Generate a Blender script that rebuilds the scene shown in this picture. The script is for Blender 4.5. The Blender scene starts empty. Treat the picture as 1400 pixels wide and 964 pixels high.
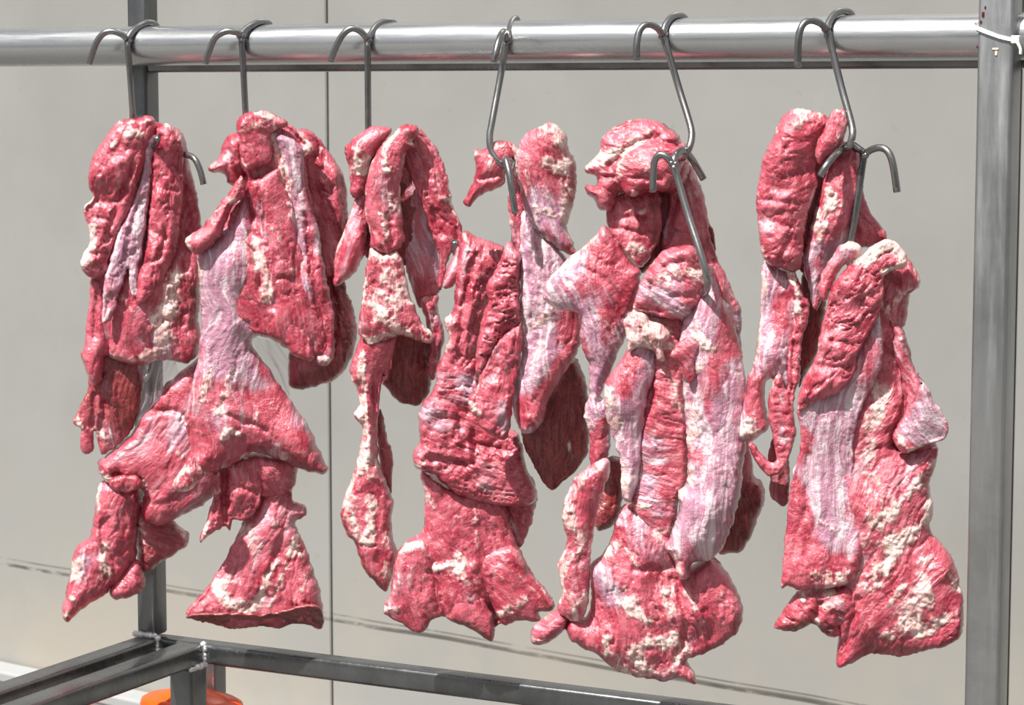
import bpy, bmesh, math, random
import numpy as np
from mathutils import Vector

SC = bpy.context.scene
COL = SC.collection
random.seed(4)
RNG = np.random.RandomState(7)

# ------------------------------------------------------------------ camera, light, exposure
F = 3300.0                       # focal length in pixels of a 1400 x 964 frame
PITCH = math.atan(354.0 / F)
CAM_H = 1.095
cam = bpy.data.cameras.new('camera')
cam.sensor_width = 36.0
cam.lens = 36.0 * F / 1400.0
cam.clip_start = 0.05
cam.dof.use_dof = True
cam.dof.focus_distance = 2.66
cam.dof.aperture_fstop = 16.0
camo = bpy.data.objects.new('camera', cam)
COL.objects.link(camo)
camo.location = (0, 0, CAM_H)
camo.rotation_euler = (math.pi / 2 - PITCH, 0, 0)
SC.camera = camo

world = bpy.data.worlds.new('world')
SC.world = world
world.use_nodes = True
wn = world.node_tree.nodes
wl = world.node_tree.links
sky = wn.new('ShaderNodeTexSky')
sky.sky_type = 'NISHITA'
sky.sun_disc = False
sky.sun_elevation = math.radians(58)
sky.sun_rotation = math.radians(200)
sky.air_density = 1.0
sky.dust_density = 4.0
sky.ozone_density = 0.6
hs = wn.new('ShaderNodeHueSaturation')
hs.inputs['Saturation'].default_value = 0.35
wl.new(sky.outputs[0], hs.inputs['Color'])
wl.new(hs.outputs[0], wn['Background'].inputs[0])
wn['Background'].inputs[1].default_value = 0.085

sun = bpy.data.lights.new('sun', 'SUN')
sun.energy = 8.9
sun.angle = math.radians(0.8)
sun.color = (1.0, 0.97, 0.92)
suno = bpy.data.objects.new('sun', sun)
COL.objects.link(suno)
SUN_FROM = Vector((-0.48, -0.46, 1.0))     # direction towards the sun
suno.rotation_euler = SUN_FROM.to_track_quat('Z', 'Y').to_euler()

SC.view_settings.view_transform = 'Standard'
SC.view_settings.look = 'None'
SC.view_settings.gamma = 1.0
SC.view_settings.use_curve_mapping = False
SC.view_settings.exposure = 0.0

# ------------------------------------------------------------------ photograph pixel -> point in the place
CO = np.array([0, 0, CAM_H])
UP = np.array([0, math.sin(PITCH), math.cos(PITCH)])
FW = np.array([0, math.cos(PITCH), -math.sin(PITCH)])
RT = np.array([1.0, 0, 0])
ZZ = np.array([0, 0, 1.0])


def ray(u, v):
    u = np.asarray(u, float)[..., None]
    v = np.asarray(v, float)[..., None]
    return FW + RT * (u - 700) / F - UP * (v - 482) / F


def nrm(a):
    a = np.array(a, float)
    return a / np.linalg.norm(a)


def hit(u, v, p0, n):
    d = ray(u, v)
    t = np.dot(np.asarray(p0) - CO, n) / (d @ n)
    return CO + d * t[..., None]


R_IN = nrm((6430.0, -math.hypot(F, 354.0), 0))     # along the rack, towards the right and nearer
N_OUT = nrm((-math.hypot(F, 354.0), -6430.0, 0))   # square to the rack, towards the viewer
P_PIPE = CO + ray(700, 57.3) * 2.75
PIPE_R = 0.0242


def rack(u, v, d):
    """point on the vertical plane lying d metres in front of the rail"""
    return hit(u, v, P_PIPE + N_OUT * d, N_OUT)


def rz(u, v, d):
    p = rack(u, v, d) - P_PIPE
    return float(p @ R_IN), float(p[2])


# ------------------------------------------------------------------ small helpers
def srgb(r, g, b):
    return tuple(((c / 255.0) / 12.92 if c / 255.0 < 0.04045 else ((c / 255.0 + 0.055) / 1.055) ** 2.4) for c in (r, g, b)) + (1.0,)


def empty(name, loc, label=None, cat=None, group=None):
    o = bpy.data.objects.new(name, None)
    COL.objects.link(o)
    o.empty_display_size = 0.05
    o.location = Vector(loc)
    if label: o['label'] = label
    if cat: o['category'] = cat
    if group: o['group'] = group
    return o


def link(name, me, mat, parent=None, smooth=True):
    """mesh given in world coordinates, kept where it is under its parent"""
    o = bpy.data.objects.new(name, me)
    COL.objects.link(o)
    me.materials.clear()
    me.materials.append(mat)
    if smooth:
        me.polygons.foreach_set('use_smooth', [True] * len(me.polygons))
    if parent is not None:
        o.parent = parent
        off = Vector((0, 0, 0))
        p = parent
        while p is not None:
            off += p.location
            p = p.parent
        me.transform(__import__('mathutils').Matrix.Translation(-off))
    me.update()
    return o


def mesh_from(verts, faces, name='mesh'):
    me = bpy.data.meshes.new(name)
    me.from_pydata([tuple(v) for v in verts], [], faces)
    me.update()
    return me


def obox(c, ax, ay, az, hx, hy, hz, bev=0.0, seg=2):
    """oriented box as mesh, half sizes hx hy hz"""
    bm = bmesh.new()
    bmesh.ops.create_cube(bm, size=2.0)
    if True:
        for v in bm.verts:
            v.co = Vector((v.co.x * hx, v.co.y * hy, v.co.z * hz))
    if bev:
        bmesh.ops.bevel(bm, geom=list(bm.edges), offset=bev, segments=seg, affect='EDGES', profile=0.5)
    ax, ay, az, c = (Vector(a) for a in (ax, ay, az, c))
    for v in bm.verts:
        v.co = c + ax * v.co.x + ay * v.co.y + az * v.co.z
    bmesh.ops.recalc_face_normals(bm, faces=bm.faces)
    me = bpy.data.meshes.new('mesh')
    bm.to_mesh(me)
    bm.free()
    return me


def smooth_path(pts, n=6):
    p = np.array(pts, float)
    q = np.vstack([2 * p[0] - p[1], p, 2 * p[-1] - p[-2]])
    out = []
    for i in range(1, len(q) - 2):
        a, b, c, d = q[i - 1], q[i], q[i + 1], q[i + 2]
        for k in range(n):
            t = k / n
            out.append(0.5 * (2 * b + (c - a) * t + (2 * a - 5 * b + 4 * c - d) * t * t + (3 * b - a - 3 * c + d) * t ** 3))
    out.append(p[-1])
    return np.array(out)


def tube(path, rad, sides=12, taper=None, cap=True):
    path = np.array(path, float)
    n = len(path)
    tang = np.gradient(path, axis=0)
    tang /= np.linalg.norm(tang, axis=1)[:, None] + 1e-12
    ref = np.array([0.31, 0.87, 0.39])
    nn = ref - tang[0] * (ref @ tang[0])
    nn /= np.linalg.norm(nn)
    verts, faces = [], []
    for i in range(n):
        nn = nn - tang[i] * (nn @ tang[i])
        nn /= np.linalg.norm(nn) + 1e-12
        bb = np.cross(tang[i], nn)
        r = rad if taper is None else rad * taper(i / (n - 1))
        for k in range(sides):
            a = 2 * math.pi * k / sides
            verts.append(path[i] + (nn * math.cos(a) + bb * math.sin(a)) * r)
    for i in range(n - 1):
        for k in range(sides):
            k2 = (k + 1) % sides
            faces.append((i * sides + k, i * sides + k2, (i + 1) * sides + k2, (i + 1) * sides + k))
    if cap:
        faces.append(tuple(range(sides))[::-1])
        faces.append(tuple((n - 1) * sides + k for k in range(sides)))
    return mesh_from(verts, faces)


# ------------------------------------------------------------------ materials
class NT:
    def __init__(self, name):
        self.m = bpy.data.materials.new(name)
        self.m.use_nodes = True
        self.t = self.m.node_tree
        self.b = self.t.nodes['Principled BSDF']

    def n(self, typ, **kw):
        nd = self.t.nodes.new(typ)
        for k, v in kw.items():
            if k.startswith('i_'):
                key = k[2:]
                key = int(key) if key.isdigit() else key.replace('_', ' ')
                nd.inputs[key].default_value = v
            else:
                setattr(nd, k, v)
        return nd

    def l(self, a, b):
        self.t.links.new(a, b)

    def mix(self, fac, a, b):
        nd = self.t.nodes.new('ShaderNodeMix')
        nd.data_type = 'RGBA'
        for s, val in ((0, fac), (6, a), (7, b)):
            if isinstance(val, (int, float)):
                nd.inputs[s].default_value = val
            elif isinstance(val, tuple):
                nd.inputs[s].default_value = val
            else:
                self.l(val, nd.inputs[s])
        return nd.outputs[2]

    def math(self, op, a, b=None, c=None, clamp=False):
        nd = self.t.nodes.new('ShaderNodeMath')
        nd.operation = op
        nd.use_clamp = clamp
        for s, val in enumerate((a, b, c)):
            if val is None: continue
            if isinstance(val, (int, float)):
                nd.inputs[s].default_value = val
            else:
                self.l(val, nd.inputs[s])
        return nd.outputs[0]

    def ss(self, val, lo, hi, t0=0.0, t1=1.0):
        nd = self.t.nodes.new('ShaderNodeMapRange')
        nd.interpolation_type = 'SMOOTHSTEP'
        self.l(val, nd.inputs[0])
        for i, x in enumerate((lo, hi, t0, t1)):
            nd.inputs[i + 1].default_value = x
        return nd.outputs[0]

    def noise(self, vec, scale, detail=4.0, rough=0.55, dist=0.0):
        nd = self.t.nodes.new('ShaderNodeTexNoise')
        nd.inputs['Scale'].default_value = scale
        nd.inputs['Detail'].default_value = detail
        nd.inputs['Roughness'].default_value = rough
        nd.inputs['Distortion'].default_value = dist
        if vec is not None:
            self.l(vec, nd.inputs['Vector'])
        return nd.outputs[0]

    def vmul(self, vec, xyz):
        nd = self.t.nodes.new('ShaderNodeVectorMath')
        nd.operation = 'MULTIPLY'
        self.l(vec, nd.inputs[0])
        nd.inputs[1].default_value = xyz
        return nd.outputs[0]


def meat_material():
    k = NT('raw_meat')
    pa = k.n('ShaderNodeAttribute', attribute_name='paint')
    fc = k.n('ShaderNodeAttribute', attribute_name='fibre')
    sp = k.n('ShaderNodeSeparateColor')
    k.l(pa.outputs['Color'], sp.inputs[0])
    v = fc.outputs['Vector']
    fibre = k.noise(k.vmul(v, (0.035, 0.26, 0.1)), 1.0, 5, 0.6, 0.6)
    broad = k.noise(k.vmul(v, (0.022, 0.035, 0.1)), 1.0, 3, 0.5)
    blot = k.noise(k.vmul(v, (0.06, 0.10, 0.1)), 1.0, 4, 0.6, 0.5)
    grain = k.noise(v, 0.20, 5, 0.62)
    fine = k.noise(v, 0.6, 3, 0.6)
    # lean muscle
    c = k.mix(k.ss(broad, 0.35, 0.66), srgb(166, 50, 70), srgb(196, 92, 108))
    c = k.mix(k.ss(blot, 0.50, 0.72, 0, 0.6), c, srgb(214, 138, 146))
    c = k.mix(k.ss(blot, 0.46, 0.28, 0, 0.6), c, srgb(122, 22, 38))
    c = k.mix(k.ss(fibre, 0.50, 0.74, 0, 0.35), c, srgb(208, 122, 134))
    c = k.mix(k.ss(fibre, 0.48, 0.30, 0, 0.35), c, srgb(126, 28, 44))
    c = k.mix(k.ss(grain, 0.60, 0.74, 0, 0.35), c, srgb(220, 160, 160))
    # dry, brownish cut faces; also shade painted into dark backs and fold hollows
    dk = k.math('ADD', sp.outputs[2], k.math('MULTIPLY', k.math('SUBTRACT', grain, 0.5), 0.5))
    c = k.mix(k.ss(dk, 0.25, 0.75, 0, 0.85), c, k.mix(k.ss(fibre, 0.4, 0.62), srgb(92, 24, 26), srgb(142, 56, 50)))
    # silver skin, streaked with white along the fibre
    streak = k.noise(k.vmul(v, (0.014, 0.075, 0.1)), 1.0, 5, 0.6, 1.2)
    memc = k.mix(k.ss(streak, 0.42, 0.68), srgb(174, 128, 150), srgb(222, 208, 214))
    mm = k.math('ADD', sp.outputs[1], k.math('MULTIPLY', k.math('SUBTRACT', streak, 0.5), 0.9))
    mfac = k.ss(mm, 0.25, 0.85, 0, 0.88)
    c = k.mix(mfac, c, memc)
    # fat, ragged at its edges
    shred = k.noise(k.vmul(v, (0.055, 0.17, 0.1)), 1.0, 5, 0.6, 0.9)
    ff = k.math('ADD', sp.outputs[0], k.math('MULTIPLY', k.math('SUBTRACT', shred, 0.5), 1.5))
    ffac = k.ss(ff, 0.36, 0.98, 0, 0.95)
    fatc = k.mix(k.ss(blot, 0.36, 0.6), srgb(212, 166, 162), srgb(236, 214, 206))
    c = k.mix(ffac, c, fatc)
    k.l(c, k.b.inputs['Base Color'])
    k.b.inputs['Subsurface Weight'].default_value = 0.12
    k.b.inputs['Subsurface Radius'].default_value = (1.0, 0.35, 0.25)
    k.b.inputs['Subsurface Scale'].default_value = 0.004
    k.b.inputs['Specular IOR Level'].default_value = 0.5
    k.l(k.ss(grain, 0.3, 0.7, 0.24, 0.38), k.b.inputs['Roughness'])
    h = k.math('ADD', k.math('MULTIPLY', fibre, 0.5), k.math('ADD', k.math('MULTIPLY', grain, 0.8), k.math('MULTIPLY', blot, 0.7)))
    h = k.math('ADD', h, k.math('MULTIPLY', ffac, 0.4))
    bp = k.n('ShaderNodeBump', i_Strength=0.7, i_Distance=0.0032)
    k.l(h, bp.inputs['Height'])
    k.l(bp.outputs[0], k.b.inputs['Normal'])
    # wet film of juice over everything
    k.b.inputs['Coat Weight'].default_value = 0.75
    k.b.inputs['Coat Roughness'].default_value = 0.14
    k.b.inputs['Coat IOR'].default_value = 1.45
    b2 = k.n('ShaderNodeBump', i_Strength=0.6, i_Distance=0.003)
    k.l(k.math('ADD', k.math('MULTIPLY', blot, 0.7), k.math('MULTIPLY', grain, 0.8)), b2.inputs['Height'])
    k.l(b2.outputs[0], k.b.inputs['Coat Normal'])
    return k.m


def membrane_material():
    k = NT('clear_membrane')
    fc = k.n('ShaderNodeAttribute', attribute_name='fibre')
    v = fc.outputs['Vector']
    st = k.noise(k.vmul(v, (0.010, 0.13, 0.1)), 1.0, 5, 0.65, 0.6)
    k.l(k.mix(k.ss(st, 0.42, 0.62), srgb(170, 140, 160), srgb(236, 226, 230)), k.b.inputs['Base Color'])
    k.l(k.ss(st, 0.46, 0.74, 0.06, 0.6), k.b.inputs['Alpha'])
    k.b.inputs['Roughness'].default_value = 0.25
    bp = k.n('ShaderNodeBump', i_Strength=0.5, i_Distance=0.002)
    k.l(st, bp.inputs['Height'])
    k.l(bp.outputs[0], k.b.inputs['Normal'])
    return k.m


def steel(name, base, rough, scratch=0.5, stretch=(6, 60, 60), grime=0.3):
    k = NT(name)
    tc = k.n('ShaderNodeTexCoord')
    ro = k.n('ShaderNodeVectorRotate', rotation_type='Z_AXIS')
    k.l(tc.outputs['Object'], ro.inputs['Vector'])
    ro.inputs['Angle'].default_value = -math.atan2(R_IN[1], R_IN[0])   # x runs along the rack
    o = ro.outputs[0]
    v = k.vmul(o, stretch)
    a = k.noise(v, 1.0, 6, 0.7)
    b = k.noise(o, 9.0, 5, 0.65)
    s = k.noise(k.vmul(o, (30, 30, 260)), 1.0, 2, 0.5)
    c0 = srgb(*base)
    dark = tuple(x * 0.45 for x in c0[:3]) + (1.0,)
    lite = tuple(min(1, x * 1.35) for x in c0[:3]) + (1.0,)
    c = k.mix(k.ss(b, 0.35, 0.72, 0, grime), c0, dark)
    c = k.mix(k.ss(a, 0.5, 0.8, 0, scratch), c, lite)
    k.l(c, k.b.inputs['Base Color'])
    k.b.inputs['Metallic'].default_value = 0.9
    k.l(k.ss(a, 0.25, 0.8, rough * 0.8, rough * 1.35), k.b.inputs['Roughness'])
    bp = k.n('ShaderNodeBump', i_Strength=0.12, i_Distance=0.0008)
    k.l(k.math('ADD', a, k.math('MULTIPLY', s, 0.3)), bp.inputs['Height'])
    k.l(bp.outputs[0], k.b.inputs['Normal'])
    return k.m


def plain(name, col, rough=0.5, metal=0.0, vary=0.15, scale=12.0, bump=0.1):
    k = NT(name)
    tc = k.n('ShaderNodeTexCoord')
    a = k.noise(tc.outputs['Object'], scale, 5, 0.6)
    c0 = srgb(*col)
    k.l(k.mix(k.ss(a, 0.3, 0.75, 0, vary * 3), c0, tuple(x * 0.7 for x in c0[:3]) + (1.0,)), k.b.inputs['Base Color'])
    k.b.inputs['Roughness'].default_value = rough
    k.b.inputs['Metallic'].default_value = metal
    bp = k.n('ShaderNodeBump', i_Strength=bump, i_Distance=0.002)
    k.l(k.noise(tc.outputs['Object'], scale * 6, 4, 0.6), bp.inputs['Height'])
    k.l(bp.outputs[0], k.b.inputs['Normal'])
    return k.m


MEAT = meat_material()
FILM = membrane_material()
PIPE = steel('brushed_steel_rail', (190, 192, 194), 0.27, 0.3, (5, 90, 90), 0.12)
TUBE = steel('dull_steel_tube', (124, 126, 127), 0.28, 0.4, (60, 60, 6), 0.6)
HOOK = steel('steel_rod', (150, 150, 150), 0.24, 0.3, (40, 40, 40), 0.35)
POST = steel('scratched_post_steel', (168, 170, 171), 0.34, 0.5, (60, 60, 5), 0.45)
WELD = plain('bright_weld', (238, 240, 242), 0.35, 0.6, 0.1, 60, 0.6)
TIE = plain('white_nylon', (238, 238, 236), 0.35, 0.0, 0.03, 30, 0.03)
ORANGE = plain('orange_plastic', (252, 82, 8), 0.28, 0.0, 0.05, 8, 0.02)
CURB = plain('white_curb_paint', (146, 148, 149), 0.7, 0.0, 0.06, 10, 0.2)
FLOOR = plain('grey_concrete', (92, 90, 87), 0.75, 0.0, 0.14, 5, 0.4)
BLOOD = plain('dried_blood', (92, 16, 18), 0.35, 0.0, 0.1, 90, 0.1)
SCRAP = plain('dried_fat_scrap', (226, 206, 176), 0.5, 0.0, 0.1, 90, 0.3)

# ------------------------------------------------------------------ setting: wall, floor, curb
W_DIR = nrm((4360.0, -math.hypot(F, 354.0), 0))      # along the wall, to the right and nearer
W_N = nrm((-math.hypot(F, 354.0), -4360.0, 0))       # out of the wall towards the viewer
W0 = CO + ray(0, 903) * 4.6
W0 = W0.copy()
CURB_TOP = W0[2]


def wall_s(u, v=300.0):
    return float((hit(u, v, W0, W_N) - W0) @ W_DIR)


def wall_material():
    k = NT('painted_wall_panel')
    tc = k.n('ShaderNodeTexCoord')
    o = tc.outputs['Object']
    a = k.noise(o, 2.2, 5, 0.6)
    b = k.noise(k.vmul(o, (1.0, 1.0, 0.25)), 26.0, 5, 0.7)
    c = k.mix(k.ss(a, 0.3, 0.75), srgb(138, 138, 136), srgb(128, 128, 125))
    c = k.mix(k.ss(b, 0.62, 0.8, 0, 0.25), c, srgb(160, 156, 148))
    spots = k.noise(o, 55.0, 2, 0.5)
    c = k.mix(k.ss(spots, 0.71, 0.76, 0, 0.5), c, srgb(128, 126, 120))
    # dark rubbed scuff lines running level along the wall
    x = k.n('ShaderNodeSeparateXYZ')
    k.l(o, x.inputs[0])
    wob = k.noise(k.vmul(o, (1.6, 1.6, 0)), 1.0, 3, 0.6)
    brk = k.noise(k.vmul(o, (5.5, 5.5, 22)), 1.0, 5, 0.75)
    for z0, amp, wd, st in ((SC_Z[0], 0.02, 0.0045, 1.0), (SC_Z[1], 0.012, 0.0022, 0.7), (SC_Z[2], 0.03, 0.004, 0.6)):
        dz = k.math('ABSOLUTE', k.math('SUBTRACT', k.math('SUBTRACT', x.outputs[2], z0), k.math('MULTIPLY', k.math('SUBTRACT', wob, 0.5), amp)))
        m = k.math('MULTIPLY', k.ss(dz, wd, wd * 0.35), k.ss(brk, 0.36, 0.50, 0, st))
        c = k.mix(m, c, srgb(58, 60, 62))
    low = k.ss(x.outputs[2], CURB_TOP + 0.55, CURB_TOP, 0, 0.35)
    c = k.mix(k.math('MULTIPLY', low, k.ss(a, 0.35, 0.6)), c, srgb(178, 166, 148))
    k.l(c, k.b.inputs['Base Color'])
    k.b.inputs['Roughness'].default_value = 0.38
    bp = k.n('ShaderNodeBump', i_Strength=0.12, i_Distance=0.004)
    k.l(b, bp.inputs['Height'])
    k.l(bp.outputs[0], k.b.inputs['Normal'])
    return k.m


SC_Z = (float(hit(445, 847, W0, W_N)[2]), float(hit(225, 801, W0, W_N)[2]), float(hit(1040, 950, W0, W_N)[2]))
WALLM = wall_material()
GAPM = plain('dark_panel_joint', (112, 112, 110), 0.7, 0.0, 0.1, 20, 0.1)

seam_a, seam_b = wall_s(445), wall_s(1388)
pw = seam_b - seam_a
wall_top, wall_bot = 3.6, 0.0
mid = W0 + W_DIR * (seam_a + pw / 2)
wall = link('wall_back', obox((mid[0] - W_N[0] * 0.0445, mid[1] - W_N[1] * 0.0445, (wall_top + wall_bot) / 2), W_DIR, W_N, ZZ, pw * 4.5, 0.03, (wall_top - wall_bot) / 2), GAPM, None, False)
wall['kind'] = 'structure'
for i in range(-3, 6):
    s0, s1 = seam_a + pw * i + 0.002, seam_a + pw * (i + 1) - 0.002
    c = W0 + W_DIR * (s0 + s1) / 2 - W_N * 0.0105
    link('panel', obox((c[0], c[1], (wall_top + wall_bot) / 2), W_DIR, W_N, ZZ, (s1 - s0) / 2, 0.0045, (wall_top - wall_bot) / 2, 0.002, 1), WALLM, wall, False)

fl = obox((0, 2.0, -0.05), (1, 0, 0), (0, 1, 0), (0, 0, 1), 40, 40, 0.05)
flo = link('floor', fl, FLOOR, None, False)
flo['kind'] = 'structure'
c = W0 + W_N * 0.06
tr = link('trim_1', obox((mid[0] + W_N[0] * 0.03, mid[1] + W_N[1] * 0.03, CURB_TOP / 2), W_DIR, W_N, ZZ, pw * 4.5, 0.03, max(CURB_TOP, 0.01) / 2, 0.004, 2), CURB, None, False)
tr['kind'] = 'structure'

# grey wall added unseen behind the camera to darken steel reflections and frontal fill
fw = link('wall_front_added', obox((-1.0, -8.0, 1.9), (1, 0, 0), (0, 1, 0), (0, 0, 1), 12, 0.15, 1.9, 0.01, 1), plain('added_wall_render', (118, 114, 108), 0.8, 0.0, 0.1, 3, 0.2), None, False)
fw['kind'] = 'structure'

# ------------------------------------------------------------------ the rack
def rk(r, z, d):
    return P_PIPE + R_IN * r + ZZ * z + N_OUT * d


rack_root = empty('hanging_rack', (P_PIPE[0], P_PIPE[1], 0), 'welded grey steel rack frame with a bright round rail holding the hooks', 'rack')


def rack_box(name, r0, r1, z0, z1, d0, d1, mat=None, bev=0.0042, parent=None):
    c = rk((r0 + r1) / 2, (z0 + z1) / 2, (d0 + d1) / 2)
    return link(name, obox(c, R_IN, N_OUT, ZZ, abs(r1 - r0) / 2, abs(d1 - d0) / 2, abs(z1 - z0) / 2, bev, 3), mat or TUBE, parent or rack_root, True)


def flat_bevel(o):
    try:
        o.data.set_sharp_from_angle(angle=math.radians(40))
    except Exception:
        pass


# rail
r_l, r_r = rz(-160, 66, 0)[0], rz(1560, 50, 0)[0]
rail = link('rail', tube([rk(r_l + (r_r - r_l) * i / 40, 0, 0) for i in range(41)], PIPE_R, 48), PIPE, rack_root)
rail['label'] = 'bright round steel rail that carries the hooks'
# back post
DB = -(PIPE_R + 0.001)
pl = rz(187, 860, DB)[0]
pr = rz(212, 863, DB)[0]
PW = pr - pl
zb = rz(200, 869, DB)[1]
rack_box('post', pl, pr, zb, 0.13, DB - PW, DB)
# upper box rail just behind the round one
z_ub = rz(700, 96.5, DB)[1]
rack_box('upper_beam', pr, r_r, z_ub, z_ub + 0.030, DB - PW, DB)
# front post on the right
DF = PIPE_R + 0.0125
fl_, fr_ = rz(1329, 400, DF)[0], rz(1377, 400, DF)[0]
FP = fr_ - fl_
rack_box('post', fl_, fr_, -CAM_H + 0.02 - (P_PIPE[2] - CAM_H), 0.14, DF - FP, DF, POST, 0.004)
# lower beam along the rack
z_t = rz(300, 883.5, DB)[1]
z_b = rz(304, 911.4, DB)[1]
rack_box('lower_beam', pl, r_r, z_b, z_t, DB - PW, DB)
# two cross beams coming forward
b1 = rz(216, 874, DB)[0]
rack_box('cross_beam', pl, b1, z_b, z_t, DB, DB + 1.1)
c0, c1 = rz(247, 876, DB)[0], rz(279.5, 881, DB)[0]
rack_box('cross_beam', c0, c1, z_b, z_t, DB, DB + 1.1)
zf = -P_PIPE[2] + 0.001
# legs of the base
ld = DB + 0.02
while rack(262, 925, ld)[0] > 0 or True:      # the leg stands flush under the side of the second cross beam
    if rz(263, 925, ld)[0] >= c1: break
    ld += 0.002
    if ld > 0.5: break
la, lb = c1 - (c1 - c0) * 0.98, c1
rack_box('leg', la, lb, zf, z_b, ld - 0.034, ld)
DR = DB - 0.16
la, lb = rz(262, 925, DR)[0], rz(294, 925, DR)[0]
rack_box('leg', la, lb, zf, z_b - 0.026, DR - PW, DR)
rack_box('back_beam', la, r_r, z_b - 0.047, z_b - 0.025, DR - 0.03, DR)
rack_box('short_beam', r_r - 0.04, r_r, z_b - 0.047, z_b - 0.025, DR, DB - PW)
rack_box('leg', fl_ - 0.0, fr_, zf, zf + 0.01, DF - FP, DF, None, 0.001)
# the ends out of frame stand on legs as well
rack_box('leg', pl, b1, zf, z_b, DB + 1.05, DB + 1.1)
rack_box('leg', c0, c1, zf, z_b, DB + 1.05, DB + 1.1)
rack_box('leg', r_r - 0.04, r_r, zf, 0.13, DB - PW, DB)
for o in rack_root.children:
    flat_bevel(o)


def weld(a, b, n, r, parent):
    """bead of lumps along a joint"""
    bm = bmesh.new()
    for i in range(n):
        t = i / max(1, n - 1)
        p = Vector(a) * (1 - t) + Vector(b) * t
        m = __import__('mathutils').Matrix.Translation(p + Vector(RNG.uniform(-1, 1, 3)) * r * 0.25)
        g = bmesh.ops.create_icosphere(bm, subdivisions=1, radius=r * RNG.uniform(0.7, 1.25), matrix=m)
    me = bpy.data.meshes.new('mesh')
    bm.to_mesh(me)
    bm.free()
    o = link('weld', me, WELD, parent)
    return o


ch = [o for o in rack_root.children if o.name.startswith('cross_beam')]
post0 = [o for o in rack_root.children if o.name == 'post'][0]
weld(rk(pl, zb + 0.001, DB + 0.001), rk(pr, zb + 0.001, DB + 0.001), 11, 0.0046, post0)
weld(rk(b1, z_t, DB + 0.001), rk(b1, z_b, DB + 0.001), 9, 0.004, ch[0])
weld(rk(c1, z_t, DB + 0.001), rk(c1, z_b, DB + 0.001), 9, 0.0042, ch[1])
weld(rk(c1, z_b, DB + 0.002), rk(c1, z_b, ld), 9, 0.004, ch[1])

# white cable tie round the front post
tie = empty('cable_tie', rk((fl_ + fr_) / 2, rz(1350, 45, DF)[1], DF), 'white plastic cable tie slanting round the right hand post', 'cable tie')
e = 0.0014
tp = [rk(*rz(1331, 34, DF + e), DF + e), rk(*rz(1334, 37.5, DF + e), DF + e), rk(*rz(1350, 44, DF + e), DF + e), rk(*rz(1366, 50, DF + e), DF + e), rk(*rz(1380, 53.5, DF + e), DF + e)]
pe = tp[-1]
path = [rk(fl_ - e, rz(1331, 34, DF)[1] + 0.004, DF - FP - e), tp[0]] + tp[1:] + [rk(fr_ + e, rz(1385, 54, DF)[1], DF - 0.003), rk(fr_ + e, rz(1398, 57, DF)[1], DF - FP - e), rk(fl_ - e, rz(1331, 34, DF)[1] + 0.004, DF - FP - e)]


def strap(path, w, t):
    verts, faces = [], []
    path = np.array(path)
    n = len(path)
    cen = rk((fl_ + fr_) / 2, 0, DF - FP / 2)
    for i in range(n):
        out = path[i] - cen
        out[2] = 0
        out /= np.linalg.norm(out)
        for a, b in ((-1, 0), (1, 0), (1, 1), (-1, 1)):
            verts.append(path[i] + ZZ * a * w / 2 + out * b * t)
    for i in range(n - 1):
        for k in range(4):
            k2 = (k + 1) % 4
            faces.append((i * 4 + k, i * 4 + k2, i * 4 + 4 + k2, i * 4 + 4 + k))
    return mesh_from(verts, faces)


link('strap', strap(path, 0.0040, 0.0012), TIE, tie, False)
hk = rk(fr_ + 0.003, rz(1387, 54, DF)[1], DF + 0.000)
link('tie_head', obox(hk, R_IN, N_OUT, ZZ, 0.0042, 0.003, 0.0040, 0.001, 2), TIE, tie, False)
tl = smooth_path([hk, hk + R_IN * 0.003 + N_OUT * 0.002 - ZZ * 0.004, hk + R_IN * 0.0055 + N_OUT * 0.001 - ZZ * 0.010, hk + R_IN * 0.0055 - ZZ * 0.015])
link('tie_tail', tube(tl, 0.0017, 6), TIE, tie)

# flecks of blood and a dried scrap stuck to the post
for (u, v, a, b, mt, nm) in ((1347, 10, 1.0, 2.0, BLOOD, 'blood_fleck'), (1344, 19.5, 1.6, 3.6, BLOOD, 'blood_fleck'), (1341, 30, 1.2, 2.2, BLOOD, 'blood_fleck'), (1337, 42, 1.8, 1.2, BLOOD, 'blood_fleck'), (1336, 64, 0.9, 2.0, BLOOD, 'blood_fleck'),
                             (1361, 67, 4.2, 1.3, SCRAP, 'fat_scrap'), (1362, 73, 1.6, 3.0, SCRAP, 'fat_scrap')):
    k = 0.00078
    link(nm, obox(rk(*rz(u, v, DF + 0.0003), DF + 0.0003), R_IN, N_OUT, ZZ, a * k, 0.0007, b * k, 0.0004, 2), mt, [o for o in rack_root.children if o.name == 'post.001'][0])

# orange plastic container standing between the legs of the base
od = DB - 0.085
ob = hit(262, 940, P_PIPE + N_OUT * od, N_OUT)
can = empty('plastic_container', (ob[0], ob[1], 0), 'bright orange plastic container with a rounded top standing behind the base leg', 'container')


def lathe(prof, c, sx, sy, n=48):
    verts, faces = [], []
    for r, z in prof:
        for k in range(n):
            a = 2 * math.pi * k / n
            verts.append(np.array(c) + R_IN * math.cos(a) * r * sx + N_OUT * math.sin(a) * r * sy + ZZ * z)
    for i in range(len(prof) - 1):
        for k in range(n):
            k2 = (k + 1) % n
            faces.append((i * n + k, i * n + k2, (i + 1) * n + k2, (i + 1) * n + k))
    faces.append(tuple(range(n))[::-1])
    faces.append(tuple((len(prof) - 1) * n + k for k in range(n)))
    return mesh_from(verts, faces)


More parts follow.
